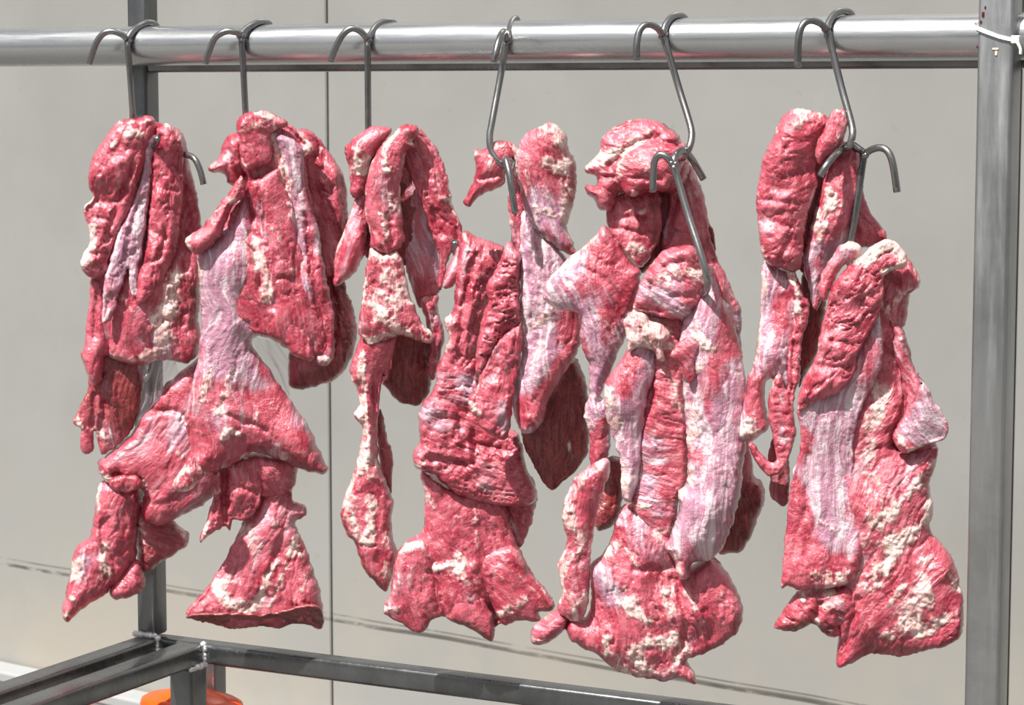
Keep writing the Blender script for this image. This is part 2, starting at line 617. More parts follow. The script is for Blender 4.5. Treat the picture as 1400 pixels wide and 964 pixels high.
zt = float(ob[2])
pf = [(0.90, 0.0), (0.97, 0.012), (1.0, 0.03), (1.0, zt - 0.06)] + [(math.cos(a), zt - 0.06 + 0.06 * math.sin(a)) for a in np.linspace(0.1, 1.52, 12)] + [(0.02, zt)]
link('body', lathe(pf, (ob[0], ob[1], 0), 0.088, 0.058), ORANGE, can)
link('rim', lathe([(0.76, zt - 0.026), (0.84, zt - 0.030), (0.86, zt - 0.024), (0.83, zt - 0.017), (0.74, zt - 0.013)], (ob[0], ob[1], 0), 0.088, 0.058), ORANGE, can)

# ------------------------------------------------------------------ meat hooks: shaft with two prongs welded on top
HR = 0.0039
HG = 'steel meat hooks on the rail'


def pts(lst):
    return smooth_path([rack(u, v, d) for u, v, d in lst], 5)


def hook(label, shaft, prongs, group=HG):
    a = rack(*shaft[0])
    h = empty('meat_hook', a, label, 'hook', group)
    link('shaft', tube(pts(shaft), HR, 14), HOOK, h)
    for p in prongs:
        link('prong', tube(pts(p), HR, 14), HOOK, h)
    bm = bmesh.new()
    for k in range(5):
        bmesh.ops.create_icosphere(bm, subdivisions=2, radius=0.0036, matrix=__import__('mathutils').Matrix.Translation(Vector(a) + Vector(RNG.uniform(-1, 1, 3)) * 0.0028))
    me = bpy.data.meshes.new('mesh')
    bm.to_mesh(me)
    bm.free()
    link('weld', me, HOOK, h)
    return h


g = PIPE_R + HR + 0.0005


def over(j, arc):
    """prong that rides over the rail and down behind it"""
    (ju, jv) = j
    out = [(ju, jv, g + 0.002)]
    n = len(arc)
    for i, (u, v) in enumerate(arc):
        out.append((u, v, g * (0.80 - 1.0 * i / max(1, n - 1))))
    u, v = arc[-1]
    out += [(u + 3, v + 10, -g * 0.75), (u + 5, v + 24, -g), (u + 6, v + 36, -g)]
    return out


def free(j, lst, bulge=0.02):
    n = len(lst)
    return [(j[0], j[1], g + 0.002)] + [(u, v, g + 0.002 + bulge * math.sin(math.pi * 0.5 * (i + 1) / n)) for i, (u, v) in enumerate(lst)]


J = (174, 53)
hook('steel hook at the left end of the rail, in front of the back post', [(174, 53, g), (178, 104, g), (182, 158, g - 0.004), (188, 190, g - 0.012), (200, 205, g), (213, 196, g + 0.02), (216, 188, g + 0.028)],
     [over(J, [(181, 43), (190, 36), (202, 31), (213, 34)]), free(J, [(166, 47), (155, 43), (143, 45), (133, 56), (126, 74), (122, 87)])])
J = (330, 47)
hook('steel hook second from the left on the rail', [(330, 47, g), (333, 100, g), (336, 157, g), (338, 185, g - 0.005), (348, 200, g + 0.005), (358, 190, g + 0.02)],
     [over(J, [(337, 39), (349, 32), (359, 30), (368, 33)]), free(J, [(322, 44), (309, 43), (294, 52), (285, 73), (281, 87)])])
J = (502.5, 53)
hook('steel hook third from the left on the rail', [(502.5, 53, g), (503, 110, g), (503.5, 176, g), (505, 205, g), (518, 222, g + 0.01), (528, 210, g + 0.02)],
     [over(J, [(508, 45), (516, 34), (528, 29.5), (539, 32)]), free(J, [(493, 43), (481, 39), (469, 47), (459, 65), (452, 84)])])
J = (692.5, 54)
hook('steel hook fourth from the left on the rail, its prongs seen end on', [(692.5, 54, g), (685, 100, g), (673, 165, g + 0.020), (669.5, 187, g + 0.026), (672, 206, g + 0.028), (682, 221, g + 0.027), (692, 226, g + 0.020), (699, 219, g + 0.005), (701, 206, g - 0.01)],
     [over(J, [(695.5, 46), (698, 36), (701, 28.5), (706, 26)]), free(J, [(690, 44), (686.5, 45), (682, 56), (678, 71), (675, 85.5)], 0.05)])
J = (906, 47)
hook('steel hook fifth on the rail with the slanting shaft and a second hook below', [(906, 47, g), (912, 66, g), (928, 120, g), (943.6, 171, g + 0.012), (945.5, 189, g + 0.02), (941, 205, g + 0.026), (934, 215, g + 0.02), (930, 216, g + 0.006)],
     [over(J, [(910, 34), (918, 24), (928, 21), (936, 25)]), free(J, [(898, 38), (885, 33.5), (874.5, 42), (870.5, 60), (870.4, 82.5)], 0.03)])
J = (1130, 40)
hook('steel hook nearest the right hand post on the rail', [(1130, 40, g), (1137, 66, g), (1150, 118, g + 0.004), (1163.7, 168, g + 0.014), (1165.5, 185, g + 0.02), (1161, 199, g + 0.02), (1152, 204, g + 0.006)],
     [over(J, [(1134, 29), (1142, 18.5), (1153, 15), (1163, 18.5)]), free(J, [(1121, 32), (1109, 28), (1098.5, 33), (1092, 50), (1090.6, 92)], 0.03)])

# the lower hooks, each hung by a prong on the bend of the hook or cut above it
HL = 'lower meat hooks hung below the rail hooks'
d0 = 0.0
hook('dark free prong of a lower hook sticking out right of the leftmost meat', [(236, 214, 0.01), (232, 260, 0.0), (226, 330, -0.01), (214, 430, -0.02), (205, 500, -0.02), (196, 520, 0.0), (188, 508, 0.01)],
     [[(236, 214, 0.01), (250, 211.5, 0.012), (260, 213, 0.016), (267.5, 219, 0.02), (274, 234, 0.02), (278.5, 252, 0.02)], [(236, 214, 0.01), (226, 205, 0.0), (216, 203, -0.004), (208, 215, -0.006)]], HL)
q = g + 0.034
hook('bright lower hook prong pointing down on the fourth hook', [(694, 222, q - 0.012), (699, 245, 0.016), (704, 300, 0.0), (700, 350, -0.006), (680, 385, -0.008), (655, 385, -0.004), (634, 366, 0.004), (623, 345, 0.016), (622, 330, 0.022)],
     [[(694, 222, q - 0.012), (691.5, 217.5, q), (693, 222, q + 0.006), (697, 240, q + 0.012), (701, 268, q + 0.014), (704.6, 292, q + 0.014)], [(694, 222, q - 0.012), (688, 214, 0.02), (682, 212, 0.01), (678, 222, 0.004)]], HL)
q = 0.088
hook('steel lower hook slanting across the fifth piece of meat, free prong at its left', [(920.5, 226, q), (927, 247, q), (941, 295, q + 0.006), (957, 344, q + 0.016), (966, 376, q + 0.018), (967.5, 388, q + 0.016), (965, 398, q + 0.008), (958, 400, q - 0.008), (952, 392, q - 0.02)],
     [[(920.5, 226, q), (912, 215, q + 0.003), (903, 211.5, q + 0.004), (896.5, 217, q + 0.005), (893.5, 230, q + 0.005), (892.5, 263, q + 0.003)],
      [(920.5, 226, q), (922.5, 215, q - 0.004), (928, 208, q - 0.016), (936, 206, q - 0.03), (945.5, 217, q - 0.05), (954, 231, q - 0.06), (962, 245, q - 0.065)]], HL)
q = 0.028
hook('dark lower hook on the last rail hook, curved free prong at its right', [(1183, 210, q), (1180.6, 217, q), (1172, 275, q + 0.004), (1163, 331, q + 0.008), (1160, 352, q + 0.008), (1166, 366, q + 0.02), (1176, 360, q + 0.03)],
     [[(1183, 210, q), (1192, 204.5, q + 0.003), (1204, 202, q + 0.006), (1214.5, 208, q + 0.009), (1221, 226, q + 0.01), (1226.5, 263, q + 0.01)],
      [(1183, 210, q), (1174, 203.5, q - 0.002), (1163, 197, q + 0.000), (1152, 203, q + 0.014), (1143, 211, q + 0.03), (1131, 225, q + 0.046), (1121, 241, q + 0.05)]], HL)

# ------------------------------------------------------------------ meat: every muscle, flap and skin is a closed, rounded mesh
CROP = {'A1': (60, 130, 2.604), 'A2': (60, 480, 2.408), 'B1': (230, 130, 2.352), 'B2': (230, 450, 2.241), 'C1': (440, 150, 2.241), 'C2': (440, 480, 2.7545),
        'D1': (500, 300, 1.607), 'D2': (610, 150, 1.818), 'E1': (720, 150, 2.35), 'E2': (710, 500, 2.143), 'F1': (1000, 130, 2.242), 'F2': (1000, 480, 2.141), 'P': (0, 0, 1.0)}


def P(text, crop='P'):
    out = []
    for tok in text.split():
        if tok.endswith(':'):
            crop = tok[:-1]
            continue
        x, y = tok.split(',')
        x0, y0, s = CROP[crop]
        out.append((x0 + float(x) / s, y0 + float(y) / s))
    return np.array(out)


_perm = np.random.RandomState(3).rand(256, 256).astype(np.float32) * 2 - 1


def vnoise(x, y, seed=0):
    x = x + seed * 17.31
    y = y + seed * 9.77
    xi = np.floor(x).astype(int)
    yi = np.floor(y).astype(int)
    fx, fy = x - xi, y - yi
    fx = fx * fx * fx * (fx * (fx * 6 - 15) + 10)
    fy = fy * fy * fy * (fy * (fy * 6 - 15) + 10)
    g = lambda a, b: _perm[a & 255, b & 255]
    return ((g(xi, yi) * (1 - fx) + g(xi + 1, yi) * fx) * (1 - fy) + (g(xi, yi + 1) * (1 - fx) + g(xi + 1, yi + 1) * fx) * fy)


def fbm(x, y, seed=0, oc=4, gain=0.5):
    s = np.zeros_like(x, dtype=float)
    a, t = 1.0, 0.0
    for i in range(oc):
        s += a * vnoise(x * 2 ** i, y * 2 ** i, seed + i * 5)
        t += a
        a *= gain
    return s / t * 1.5


def seg_dist(px, py, line, closed=False):
    """distance, nearest point and parameter of points to a polyline"""
    a = line if closed else line[:-1]
    b = np.roll(line, -1, axis=0) if closed else line[1:]
    best = np.full(px.shape, 1e9)
    bx = np.zeros_like(px)
    by = np.zeros_like(px)
    for (ax, ay), (cx, cy) in zip(a, b):
        dx, dy = cx - ax, cy - ay
        L = dx * dx + dy * dy + 1e-9
        t = np.clip(((px - ax) * dx + (py - ay) * dy) / L, 0, 1)
        qx, qy = ax + t * dx, ay + t * dy
        d = (px - qx) ** 2 + (py - qy) ** 2
        m = d < best
        best = np.where(m, d, best)
        bx = np.where(m, qx, bx)
        by = np.where(m, qy, by)
    return np.sqrt(best), bx, by


def inside(px, py, poly):
    r = np.zeros(px.shape, bool)
    n = len(poly)
    for i in range(n):
        x1, y1 = poly[i]
        x2, y2 = poly[(i + 1) % n]
        c = ((y1 > py) != (y2 > py)) & (px < (x2 - x1) * (py - y1) / (y2 - y1 + 1e-12) + x1)
        r ^= c
    return r


def closed_curve(p, step=4.0):
    n = len(p)
    out = []
    for i in range(n):
        a, b, c, d = p[i - 1], p[i], p[(i + 1) % n], p[(i + 2) % n]
        k = max(2, int(np.linalg.norm(c - b) / step))
        # centripetal-ish: limited tangents keep sharp corners tidy
        tb = (c - a) * 0.5
        tc = (d - b) * 0.5
        L = np.linalg.norm(c - b)
        for T_ in (tb, tc):
            l = np.linalg.norm(T_)
            if l > L: T_ *= L / l
        for j in range(k):
            t = j / k
            h1 = 2 * t ** 3 - 3 * t ** 2 + 1
            h2 = t ** 3 - 2 * t ** 2 + t
            h3 = -2 * t ** 3 + 3 * t ** 2
            h4 = t ** 3 - t ** 2
            out.append(h1 * b + h2 * tb + h3 * c + h4 * tc)
    return np.array(out)


SEED = [0]


class Piece:
    def __init__(self, label, u, v, D):
        self.D = D
        self.p0 = rack(u, v, D)
        d = ray(u, v)
        self.en = nrm((-d[0], -d[1], 0))
        self.sc = float(np.linalg.norm(self.p0 - CO)) / F
        self.root = empty('meat_cut', self.p0, label, 'meat', 'cuts of raw meat hung on hooks')


def lobe(piece, name, pts, d=0, T=20, strokes=(), R=None, back=0.6, h=1.8, fib=90, wr=None, wl=26, aniso=2.2, wang=None, cleft=0.5, rim=0.35, rag=2.1, speck=0.25,
         brown=0.0, mem=0.0, fat=0.0, mat=None, dome=0.45, label=None, tilt=(0, 0)):
    SEED[0] += 1
    sd = SEED[0]
    poly = closed_curve(P(pts))
    # ragged outline
    s_ = np.arange(len(poly)) * 4.0
    nx = np.roll(poly, -1, 0) - np.roll(poly, 1, 0)
    nx = np.stack([nx[:, 1], -nx[:, 0]], 1)
    nx /= np.linalg.norm(nx, axis=1)[:, None] + 1e-9
    L = s_[-1] + 4
    jag = fbm(np.cos(s_ / L * 2 * np.pi) * L / 60 + 50, np.sin(s_ / L * 2 * np.pi) * L / 60 + 50, sd, 4, 0.8)
    poly = poly + nx * (jag * rag)[:, None]
    lo, hi = poly.min(0) - 2 * h, poly.max(0) + 2 * h
    gx = np.arange(lo[0], hi[0] + h, h)
    gy = np.arange(lo[1], hi[1] + h, h)
    X, Y = np.meshgrid(gx, gy)
    D_, BX, BY = seg_dist(X, Y, poly, True)
    S = np.where(inside(X, Y, poly), D_, -D_)
    ins = S > 0.35 * h
    # cells with at least one inside corner
    cell = ins[:-1, :-1] | ins[1:, :-1] | ins[:-1, 1:] | ins[1:, 1:]
    used = np.zeros_like(ins)
    used[:-1, :-1] |= cell; used[1:, :-1] |= cell; used[:-1, 1:] |= cell; used[1:, 1:] |= cell
    edge = used & ~ins
    X = np.where(edge, BX, X)
    Y = np.where(edge, BY, Y)
    S0 = np.where(ins, np.maximum(S, 0), 0)
    # smooth dome over the whole outline
    Q = S0.copy()
    for _ in range(14):
        Q[1:-1, 1:-1] = np.where(ins[1:-1, 1:-1], (Q[1:-1, 1:-1] * 2 + Q[:-2, 1:-1] + Q[2:, 1:-1] + Q[1:-1, :-2] + Q[1:-1, 2:]) / 6, 0)
    mx = Q.max() + 1e-6
    if R is None: R = min(max(T * 0.62, 5), 14, mx * 1.0 + 1)
    t = np.clip(S0 / R, 0, 1)
    prof = np.sqrt(np.clip(1 - (1 - t) ** 2, 0, 1))
    base = prof * ((1 - dome) + dome * np.clip(Q / mx, 0, 1) ** 0.8)
    fade = np.clip(S0 / 7.0, 0, 1)
    fade = fade * fade * (3 - 2 * fade)
    a = math.radians(fib)
    # fibre coordinates, gently bent
    wx = X + 10 * fbm(X / 70, Y / 70, sd + 2, 2)
    wy = Y + 10 * fbm(X / 70, Y / 70, sd + 3, 2)
    al = wx * math.cos(a) + wy * math.sin(a)
    ac = -wx * math.sin(a) + wy * math.cos(a)
    if wr is None: wr = 0.035 * T + 0.9
    wa = math.radians(fib if wang is None else wang)
    wal = wx * math.cos(wa) + wy * math.sin(wa)
    wac = -wx * math.sin(wa) + wy * math.cos(wa)
    n1 = fbm(wal / (wl * aniso), wac / wl, sd, 4, 0.55)
    n2 = fbm(X / (wl * 2.2), Y / (wl * 2.2), sd + 11, 3)
    nb = fbm(X / 7.5, Y / 7.5, sd + 21, 3, 0.6)
    gl = fbm(wal / (wl * aniso * 1.3), wac / (wl * 0.8), sd + 31, 3)
    cl = np.exp(-(gl / 0.075) ** 2)
    Z = T * base + fade * (wr * n1 + 1.6 * wr * n2 + 0.55 * nb - cleft * 2.2 * wr * cl)
    Fm = np.full(X.shape, fat) + speck * np.clip(fbm(wal / (wl * 1.5), wac / (wl * 0.6), sd + 41, 4, 0.6) * 1.6 - 0.35, 0, 1.3)
    Mm = np.full(X.shape, mem) + (0.25 if mem > 0 else 0.0) * fbm(X / 40, Y / 40, sd + 51, 3) + (0 if brown > 0.5 else 0.45) * np.clip(fbm(wal / 75, wac / 38, sd + 55, 3), 0, 1)
    Km = np.full(X.shape, brown) + 0.18 * fbm(X / 35, Y / 35, sd + 61, 3)
    rn = np.clip(fbm(X / 22, Y / 22, sd + 71, 3, 0.6) + 0.45, 0, 1.2)
    Fm = Fm + rim * rn * np.exp(-(S0 / 4.0) ** 2)
    for st in strokes:
        kind, txt, w, stg = st[0], st[1], st[2], st[3]
        line = P(txt)
        if len(line) == 1: line = np.vstack([line, line + 0.5])
        elif len(line) > 2: line = smooth_path(line, 3)
        jx = X + w * 0.55 * fbm(X / (w * 1.6 + 3), Y / (w * 1.6 + 3), sd + 81, 3, 0.6)
        jy = Y + w * 0.55 * fbm(X / (w * 1.6 + 3), Y / (w * 1.6 + 3), sd + 91, 3, 0.6)
        dd = seg_dist(jx, jy, line)[0]
        gsn = np.exp(-(dd / w) ** 2)
        if kind == 'F':
            Fm = Fm + (1.2 * stg if stg > 0.55 else stg) * gsn * (0.8 + 0.35 * nb)
            Z = Z + fade * min(1, stg) * gsn * (1.4 + 1.4 * nb)
        elif kind == 'M':
            Mm = Mm + stg * gsn
        elif kind == 'K':
            Km = Km + stg * gsn
        elif kind == 'L':          # lean: wipes fat and skin away
            Fm = Fm - stg * gsn; Mm = Mm - stg * gsn
        elif kind == 'C':
            Z = Z - fade * stg * gsn
        elif kind == 'R':
            Z = Z + fade * stg * gsn
    Zb = T * back * base + fade * (0.6 * wr * n2 + 0.5 * nb)
    low = fbm(X / 90, Y / 90, sd + 101, 2) * min(8, T * 0.35)
    cx, cy = (lo + hi) / 2
    off = d + low * fade + tilt[0] * (X - cx) + tilt[1] * (Y - cy)
    Z = np.where(ins, Z, 0) + off
    Zb = off - np.where(ins, Zb, 0)
    # vertices
    sc, en = piece.sc, piece.en
    idx = -np.ones(used.shape, int)
    fi = np.where(used)
    nF = len(fi[0])
    idx[fi] = np.arange(nF)
    front = hit(X[fi], Y[fi], piece.p0, en) + en * (Z[fi] * sc)[:, None]
    idb = idx.copy()
    bi = np.where(ins)
    idb[bi] = nF + np.arange(len(bi[0]))
    bk = hit(X[bi], Y[bi], piece.p0, en) + en * (Zb[bi] * sc)[:, None]
    V = np.vstack([front, bk])
    ci = np.where(cell)
    q = np.stack([idx[ci[0], ci[1]], idx[ci[0] + 1, ci[1]], idx[ci[0] + 1, ci[1] + 1], idx[ci[0], ci[1] + 1]], 1)
    qb = np.stack([idb[ci[0], ci[1]], idb[ci[0], ci[1] + 1], idb[ci[0] + 1, ci[1] + 1], idb[ci[0] + 1, ci[1]]], 1)
    same = (q[:, [0, 3, 2, 1]] == qb).all(1)
    qb = qb[~same]
    qs = np.vstack([q, qb]).astype(np.int32)
    me = bpy.data.meshes.new(name)
    me.vertices.add(len(V))
    me.vertices.foreach_set('co', V.astype(np.float32).ravel())
    me.loops.add(qs.size)
    me.loops.foreach_set('vertex_index', qs.ravel())
    me.polygons.add(len(qs))
    me.polygons.foreach_set('loop_start', np.arange(0, qs.size, 4, dtype=np.int32))
    me.update(calc_edges=True)
    me.validate()
    ca = me.color_attributes.new('paint', 'FLOAT_COLOR', 'POINT')
    pc = np.ones((len(V), 4), np.float32)
    for k, arr in enumerate((Fm, Mm, Km)):
        pc[:nF, k] = arr[fi]
        pc[nF:, k] = arr[bi]
    ca.data.foreach_set('color', pc.ravel())
    at = me.attributes.new('fibre', 'FLOAT_VECTOR', 'POINT')
    fv = np.zeros((len(V), 3), np.float32)
    fv[:nF] = np.stack([al[fi], ac[fi], np.full(nF, sd * 7.3)], 1)
    fv[nF:] = np.stack([al[bi], ac[bi], np.full(len(bi[0]), sd * 7.3 + 40)], 1)
    at.data.foreach_set('vector', fv.ravel())
    o = link(name, me, mat or MEAT, piece.root)
    if label: o['label'] = label
    return o

# ------------------------------------------------------------------ 1  leftmost, draped over the first hook
m = Piece('leftmost raw meat, folded over the first hook with a lilac tendon down its middle', 195, 175, 0.03)
lobe(m, 'back_muscle', 'A1: 330,100 480,125 520,240 545,360 560,480 560,640 552,780 560,880 520,955 430,945 330,962 230,930 205,860 170,700 170,500 190,300', d=-4, T=24, wl=22, rim=0.5,
     strokes=[('F', 'A1: 470,640 440,720 400,800 420,870 380,930', 13, .9), ('F', 'A1: 440,660 465,740 450,840', 12, .7), ('F', 'A1: 310,760 280,720', 6, .5), ('F', 'A1: 250,935 310,940 360,930', 5, .8), ('M', 'A1: 420,860 440,960', 12, .8), ('K', 'A1: 520,640 530,800', 14, .5), ('C', 'A1: 500,330 520,480 500,620', 5, 5)])
lobe(m, 'side_flap', 'A1: 170,650 215,660 230,720 240,800 245,930 A2: 200,20 190,95 170,118 148,95 138,50 A1: 140,930 150,820 165,720', d=0, T=14, strokes=[('M', 'A1: 225,720 230,860', 5, .9), ('F', 'A1: 235,800 240,900', 3, .8), ('C', 'A1: 190,700 180,860', 3, 4)])
lobe(m, 'front_muscle', 'A1: 395,130 440,100 490,150 497,200 495,320 490,420 478,520 455,600 410,685 350,742 325,735 330,640 355,560 370,430 380,300 385,180', d=19, T=20, wl=14, fib=100, cleft=.8, speck=.3,
     strokes=[('C', 'A1: 410,150 400,180', 4, 9), ('C', 'A1: 375,450 390,480 430,500', 4, 4), ('C', 'A1: 430,470 420,560 350,600', 4, 4), ('L', 'A1: 330,720 360,700', 10, .5), ('F', 'A1: 440,105 490,160', 6, .5), ('C', 'A1: 405,290 420,330 470,340', 4, 3)])
lobe(m, 'left_muscle', 'A1: 395,85 370,72 330,84 270,92 215,150 165,240 163,330 175,360 143,400 150,440 165,490 158,540 131,590 136,622 170,652 218,642 230,600 255,520 300,440 340,330 370,230 400,140', d=17, T=21, wl=15, fib=105, cleft=.7, speck=.35,
     strokes=[('F', 'A1: 290,150 330,130 350,135', 6, .9), ('F', 'A1: 240,180 250,170', 4, .9), ('F', 'A1: 165,360 145,400', 5, .9), ('F', 'A1: 170,480 175,540 140,600', 9, 1.), ('C', 'A1: 320,250 270,370 220,520', 4, 6), ('C', 'A1: 180,370 240,380 290,330', 4, 4), ('C', 'A1: 180,430 230,440', 3, 3), ('C', 'A1: 170,560 230,560', 4, 4), ('R', 'A1: 200,300 260,250 300,220', 7, 4), ('F', 'A1: 275,100 330,90 380,85', 3, .7)])
lobe(m, 'tendon', 'A1: 375,145 345,160 352,240 320,370 265,490 238,580 216,660 214,720 206,805 240,795 270,700 298,610 302,680 318,715 338,700 333,640 350,560 366,430 382,300 388,220 398,140', d=24, T=8, mem=.75, fib=100, rim=.15, wr=1.6, wl=9,
     label='lilac tendon sheet', strokes=[('C', 'A1: 330,400 290,560', 4, 4), ('F', 'A1: 215,800 235,760', 4, .9), ('R', 'A1: 352,540 315,650', 4, 4), ('K', 'A1: 325,715', 5, .5)])
lobe(m, 'lower_flap', 'A2: 130,0 330,5 330,90 320,180 290,260 240,320 215,335 190,348 175,300 165,262 160,335 135,345 118,320 122,265 97,240 110,205 140,140 145,90', d=-16, T=15, brown=.45, wl=16,
     strokes=[('F', 'A2: 105,235 120,255', 5, 1.), ('F', 'A2: 170,280 205,290', 5, .9), ('C', 'A2: 200,170 180,300', 4, 6), ('M', 'A2: 200,100 215,130', 8, .5), ('K', 'A2: 260,80 270,200', 22, .6), ('C', 'A2: 165,150 160,260', 4, 5)])
lobe(m, 'membrane', 'A2: 305,35 330,10 380,-10 425,-25 440,60 475,135 450,125 420,110 350,190 305,235 330,150', d=-2, T=2.5, mat=FILM, fib=110, wr=.8, rim=0, label='thin clear membrane stretched between the cuts')

m = Piece('raw meat hanging under the leftmost piece, pointed tail at its lower left', 200, 520, 0.015)
lobe(m, 'tail_muscle', 'A2: 195,430 160,560 152,610 105,650 85,740 66,830 58,875 64,893 82,900 120,860 215,800 218,790 260,760 300,690 310,560 315,450', d=-14, T=26, wl=20, fib=110, speck=.3,
     strokes=[('F', 'A2: 105,690 95,740 115,760', 11, .9), ('F', 'A2: 205,640 195,690 220,720 200,720', 9, .9), ('F', 'A2: 95,812', 5, 1.), ('F', 'A2: 75,870', 6, .8), ('F', 'A2: 185,440 175,520', 4, .8), ('C', 'A2: 190,560 195,640 230,700', 4, 6), ('F', 'A2: 215,500 230,560', 7, .5), ('M', 'A2: 150,690 140,760', 12, .5)])
lobe(m, 'tail_end', 'A2: 218,790 215,808 240,826 300,808 330,790 333,742 300,690 250,740', d=-12, T=18, brown=.2, wl=12)
lobe(m, 'tail_back', 'A2: 300,520 305,640 322,745 400,700 470,655 478,612 440,580 420,560 380,500', d=-26, T=20, brown=.45, wl=14, fib=30,
     strokes=[('F', 'A2: 320,560 330,640', 7, .6), ('F', 'A2: 430,580 470,630', 6, .6), ('F', 'A2: 350,680', 5, .6)])
lobe(m, 'middle_muscle', 'A2: 520,20 470,55 430,85 380,130 350,182 320,212 290,270 210,338 176,370 195,420 232,450 322,456 322,520 326,560 380,575 440,552 555,485 590,400 600,200 560,40', d=-2, T=30, wl=30, fib=130, speck=.12, wr=1.5, mem=.1,
     strokes=[('F', 'A2: 190,400 210,420', 5, .9), ('F', 'A2: 325,410 330,430', 5, 1.), ('F', 'A2: 400,260 430,300 440,330', 9, .6), ('F', 'A2: 440,545', 5, .6), ('C', 'A2: 360,190 440,190 470,230', 5, 5), ('M', 'A2: 420,280 450,240', 14, .5), ('C', 'A2: 240,400 320,440', 6, 12), ('K', 'A2: 250,405 300,425', 6, .7), ('F', 'A2: 210,415 240,395 260,390', 4, .6), ('C', 'A2: 320,470 380,500 480,440', 6, 3)])
lobe(m, 'rolled_edge', 'A2: 214,418 255,398 318,408 325,436 272,455 222,444', d=24, T=9, brown=.4, wl=10)

# ------------------------------------------------------------------ 2  second from the left
m = Piece('broad raw meat on the second hook, silvery skinned bell in its lower half', 340, 172, 0.03)
lobe(m, 'back_muscle', 'B1: 430,110 480,130 525,190 570,270 582,360 580,440 562,500 575,620 605,720 605,800 580,880 540,920 420,955 385,930 390,800 400,600 380,300 400,140', d=-22, T=24, brown=.12, wl=22, fib=75, cleft=.8,
     strokes=[('K', 'B1: 560,650 570,850 440,930', 26, .5), ('C', 'B1: 470,200 500,350 560,480', 6, 7), ('F', 'B1: 570,260 575,300', 5, .5), ('C', 'B1: 520,600 540,760 520,830', 5, 8), ('F', 'B1: 420,880 500,860', 6, .3), ('C', 'B1: 480,140 510,260', 4, 4), ('R', 'B1: 540,230 560,400', 9, 5)])
lobe(m, 'core', 'B1: 240,240 330,180 420,220 420,640 330,770 200,720 150,640 150,520 180,420 215,330', d=-6, T=16, brown=.35)
lobe(m, 'left_knob', 'B1: 240,112 185,140 160,200 127,232 140,250 185,255 190,280 215,295 245,270 260,200 260,130', d=2, T=22, wl=13, speck=.3, strokes=[('F', 'B1: 135,235 150,220', 5, .6), ('C', 'B1: 200,180 230,250', 4, 5), ('F', 'B1: 190,190 170,215', 6, .4)])
lobe(m, 'silver_bell', 'B1: 250,300 200,400 150,450 92,500 100,580 105,720 B2: 95,60 90,100 60,220 50,280 62,330 72,375 50,410 20,455 18,478 60,485 112,440 132,440 200,415 260,375 340,400 410,430 475,444 490,426 470,385 432,300 400,255 370,210 300,110 255,40 B1: 300,760 300,500', d=4, T=40, wl=34, fib=95, wr=1.5, mem=.42, speck=.15, dome=.6, label='bell of meat with silvery lilac skin',
     strokes=[('M', 'B1: 140,520 150,640 170,780 B2: 140,120', 22, .5), ('M', 'B2: 190,60 280,160', 16, .5), ('F', 'B2: 120,120 105,180 100,210', 14, .75), ('F', 'B2: 185,130 180,200 165,240', 11, .75), ('F', 'B2: 175,320 195,315 215,320', 8, 1.4), ('F', 'B2: 95,310', 5, .9), ('F', 'B2: 55,290', 5, .9), ('F', 'B2: 275,285 270,240', 5, .8), ('F', 'B2: 215,408 245,375', 6, 1.), ('F', 'B2: 350,380 390,375', 8, .8), ('F', 'B2: 25,465 70,415 90,430', 10, .6),
              ('L', 'B2: 70,330 130,370 200,360 250,330', 20, .45), ('L', 'B2: 300,250 350,330 440,380', 18, .4), ('C', 'B2: 260,360 340,370 430,420', 5, 6), ('K', 'B2: 280,370 440,425', 10, .7), ('C', 'B2: 170,210 175,250 300,300', 4, 4), ('F', 'B1: 100,540 98,600 110,650', 5, .9), ('C', 'B2: 130,400 200,380 230,330', 4, 3), ('F', 'B2: 440,300 400,270', 4, .5), ('K', 'B2: 480,420', 10, .4)])
lobe(m, 'main_muscle', 'B1: 225,75 300,50 345,65 400,100 440,140 465,170 445,210 455,300 480,420 500,560 525,700 532,830 500,866 470,845 440,848 380,812 330,782 270,765 215,740 180,690 175,560 190,450 205,370 240,330 255,270 230,220 225,130', d=16, T=26, wl=24, fib=82, speck=.2, dome=.5,
     strokes=[('F', 'B1: 340,130 360,200 365,270 385,340 385,400', 9, .9), ('F', 'B1: 370,150 420,180 450,170', 10, .8), ('F', 'B1: 280,470 285,520 310,590 330,660', 10, 1.), ('F', 'B1: 420,110 450,150', 4, 1.), ('C', 'B1: 250,340 265,420 275,480 300,600 335,680', 6, 8), ('C', 'B1: 200,400 240,420', 4, 4), ('C', 'B1: 210,390 250,400 225,440', 3, 4), ('C', 'B1: 195,460 255,480', 3, 3), ('C', 'B1: 200,700 280,740', 4, 3), ('K', 'B1: 190,560 210,660', 18, .3)])
lobe(m, 'skin_strip', 'B1: 345,130 400,140 432,175 442,290 482,430 502,560 528,690 528,830 508,862 475,852 455,760 425,640 410,500 395,340 372,230', d=30, T=10, mem=.6, fib=80, rim=.3, wl=18, wr=1.8, label='lilac skin along the right of the muscle',
     strokes=[('M', 'B1: 350,160 390,330 400,480', 9, .5), ('F', 'B1: 365,190 385,290', 7, .8), ('F', 'B1: 510,850 480,840', 7, .8), ('L', 'B1: 480,560 500,740', 14, .9), ('L', 'B1: 470,700 490,780', 9, .8), ('C', 'B1: 440,380 460,560 490,720', 4, 5)])
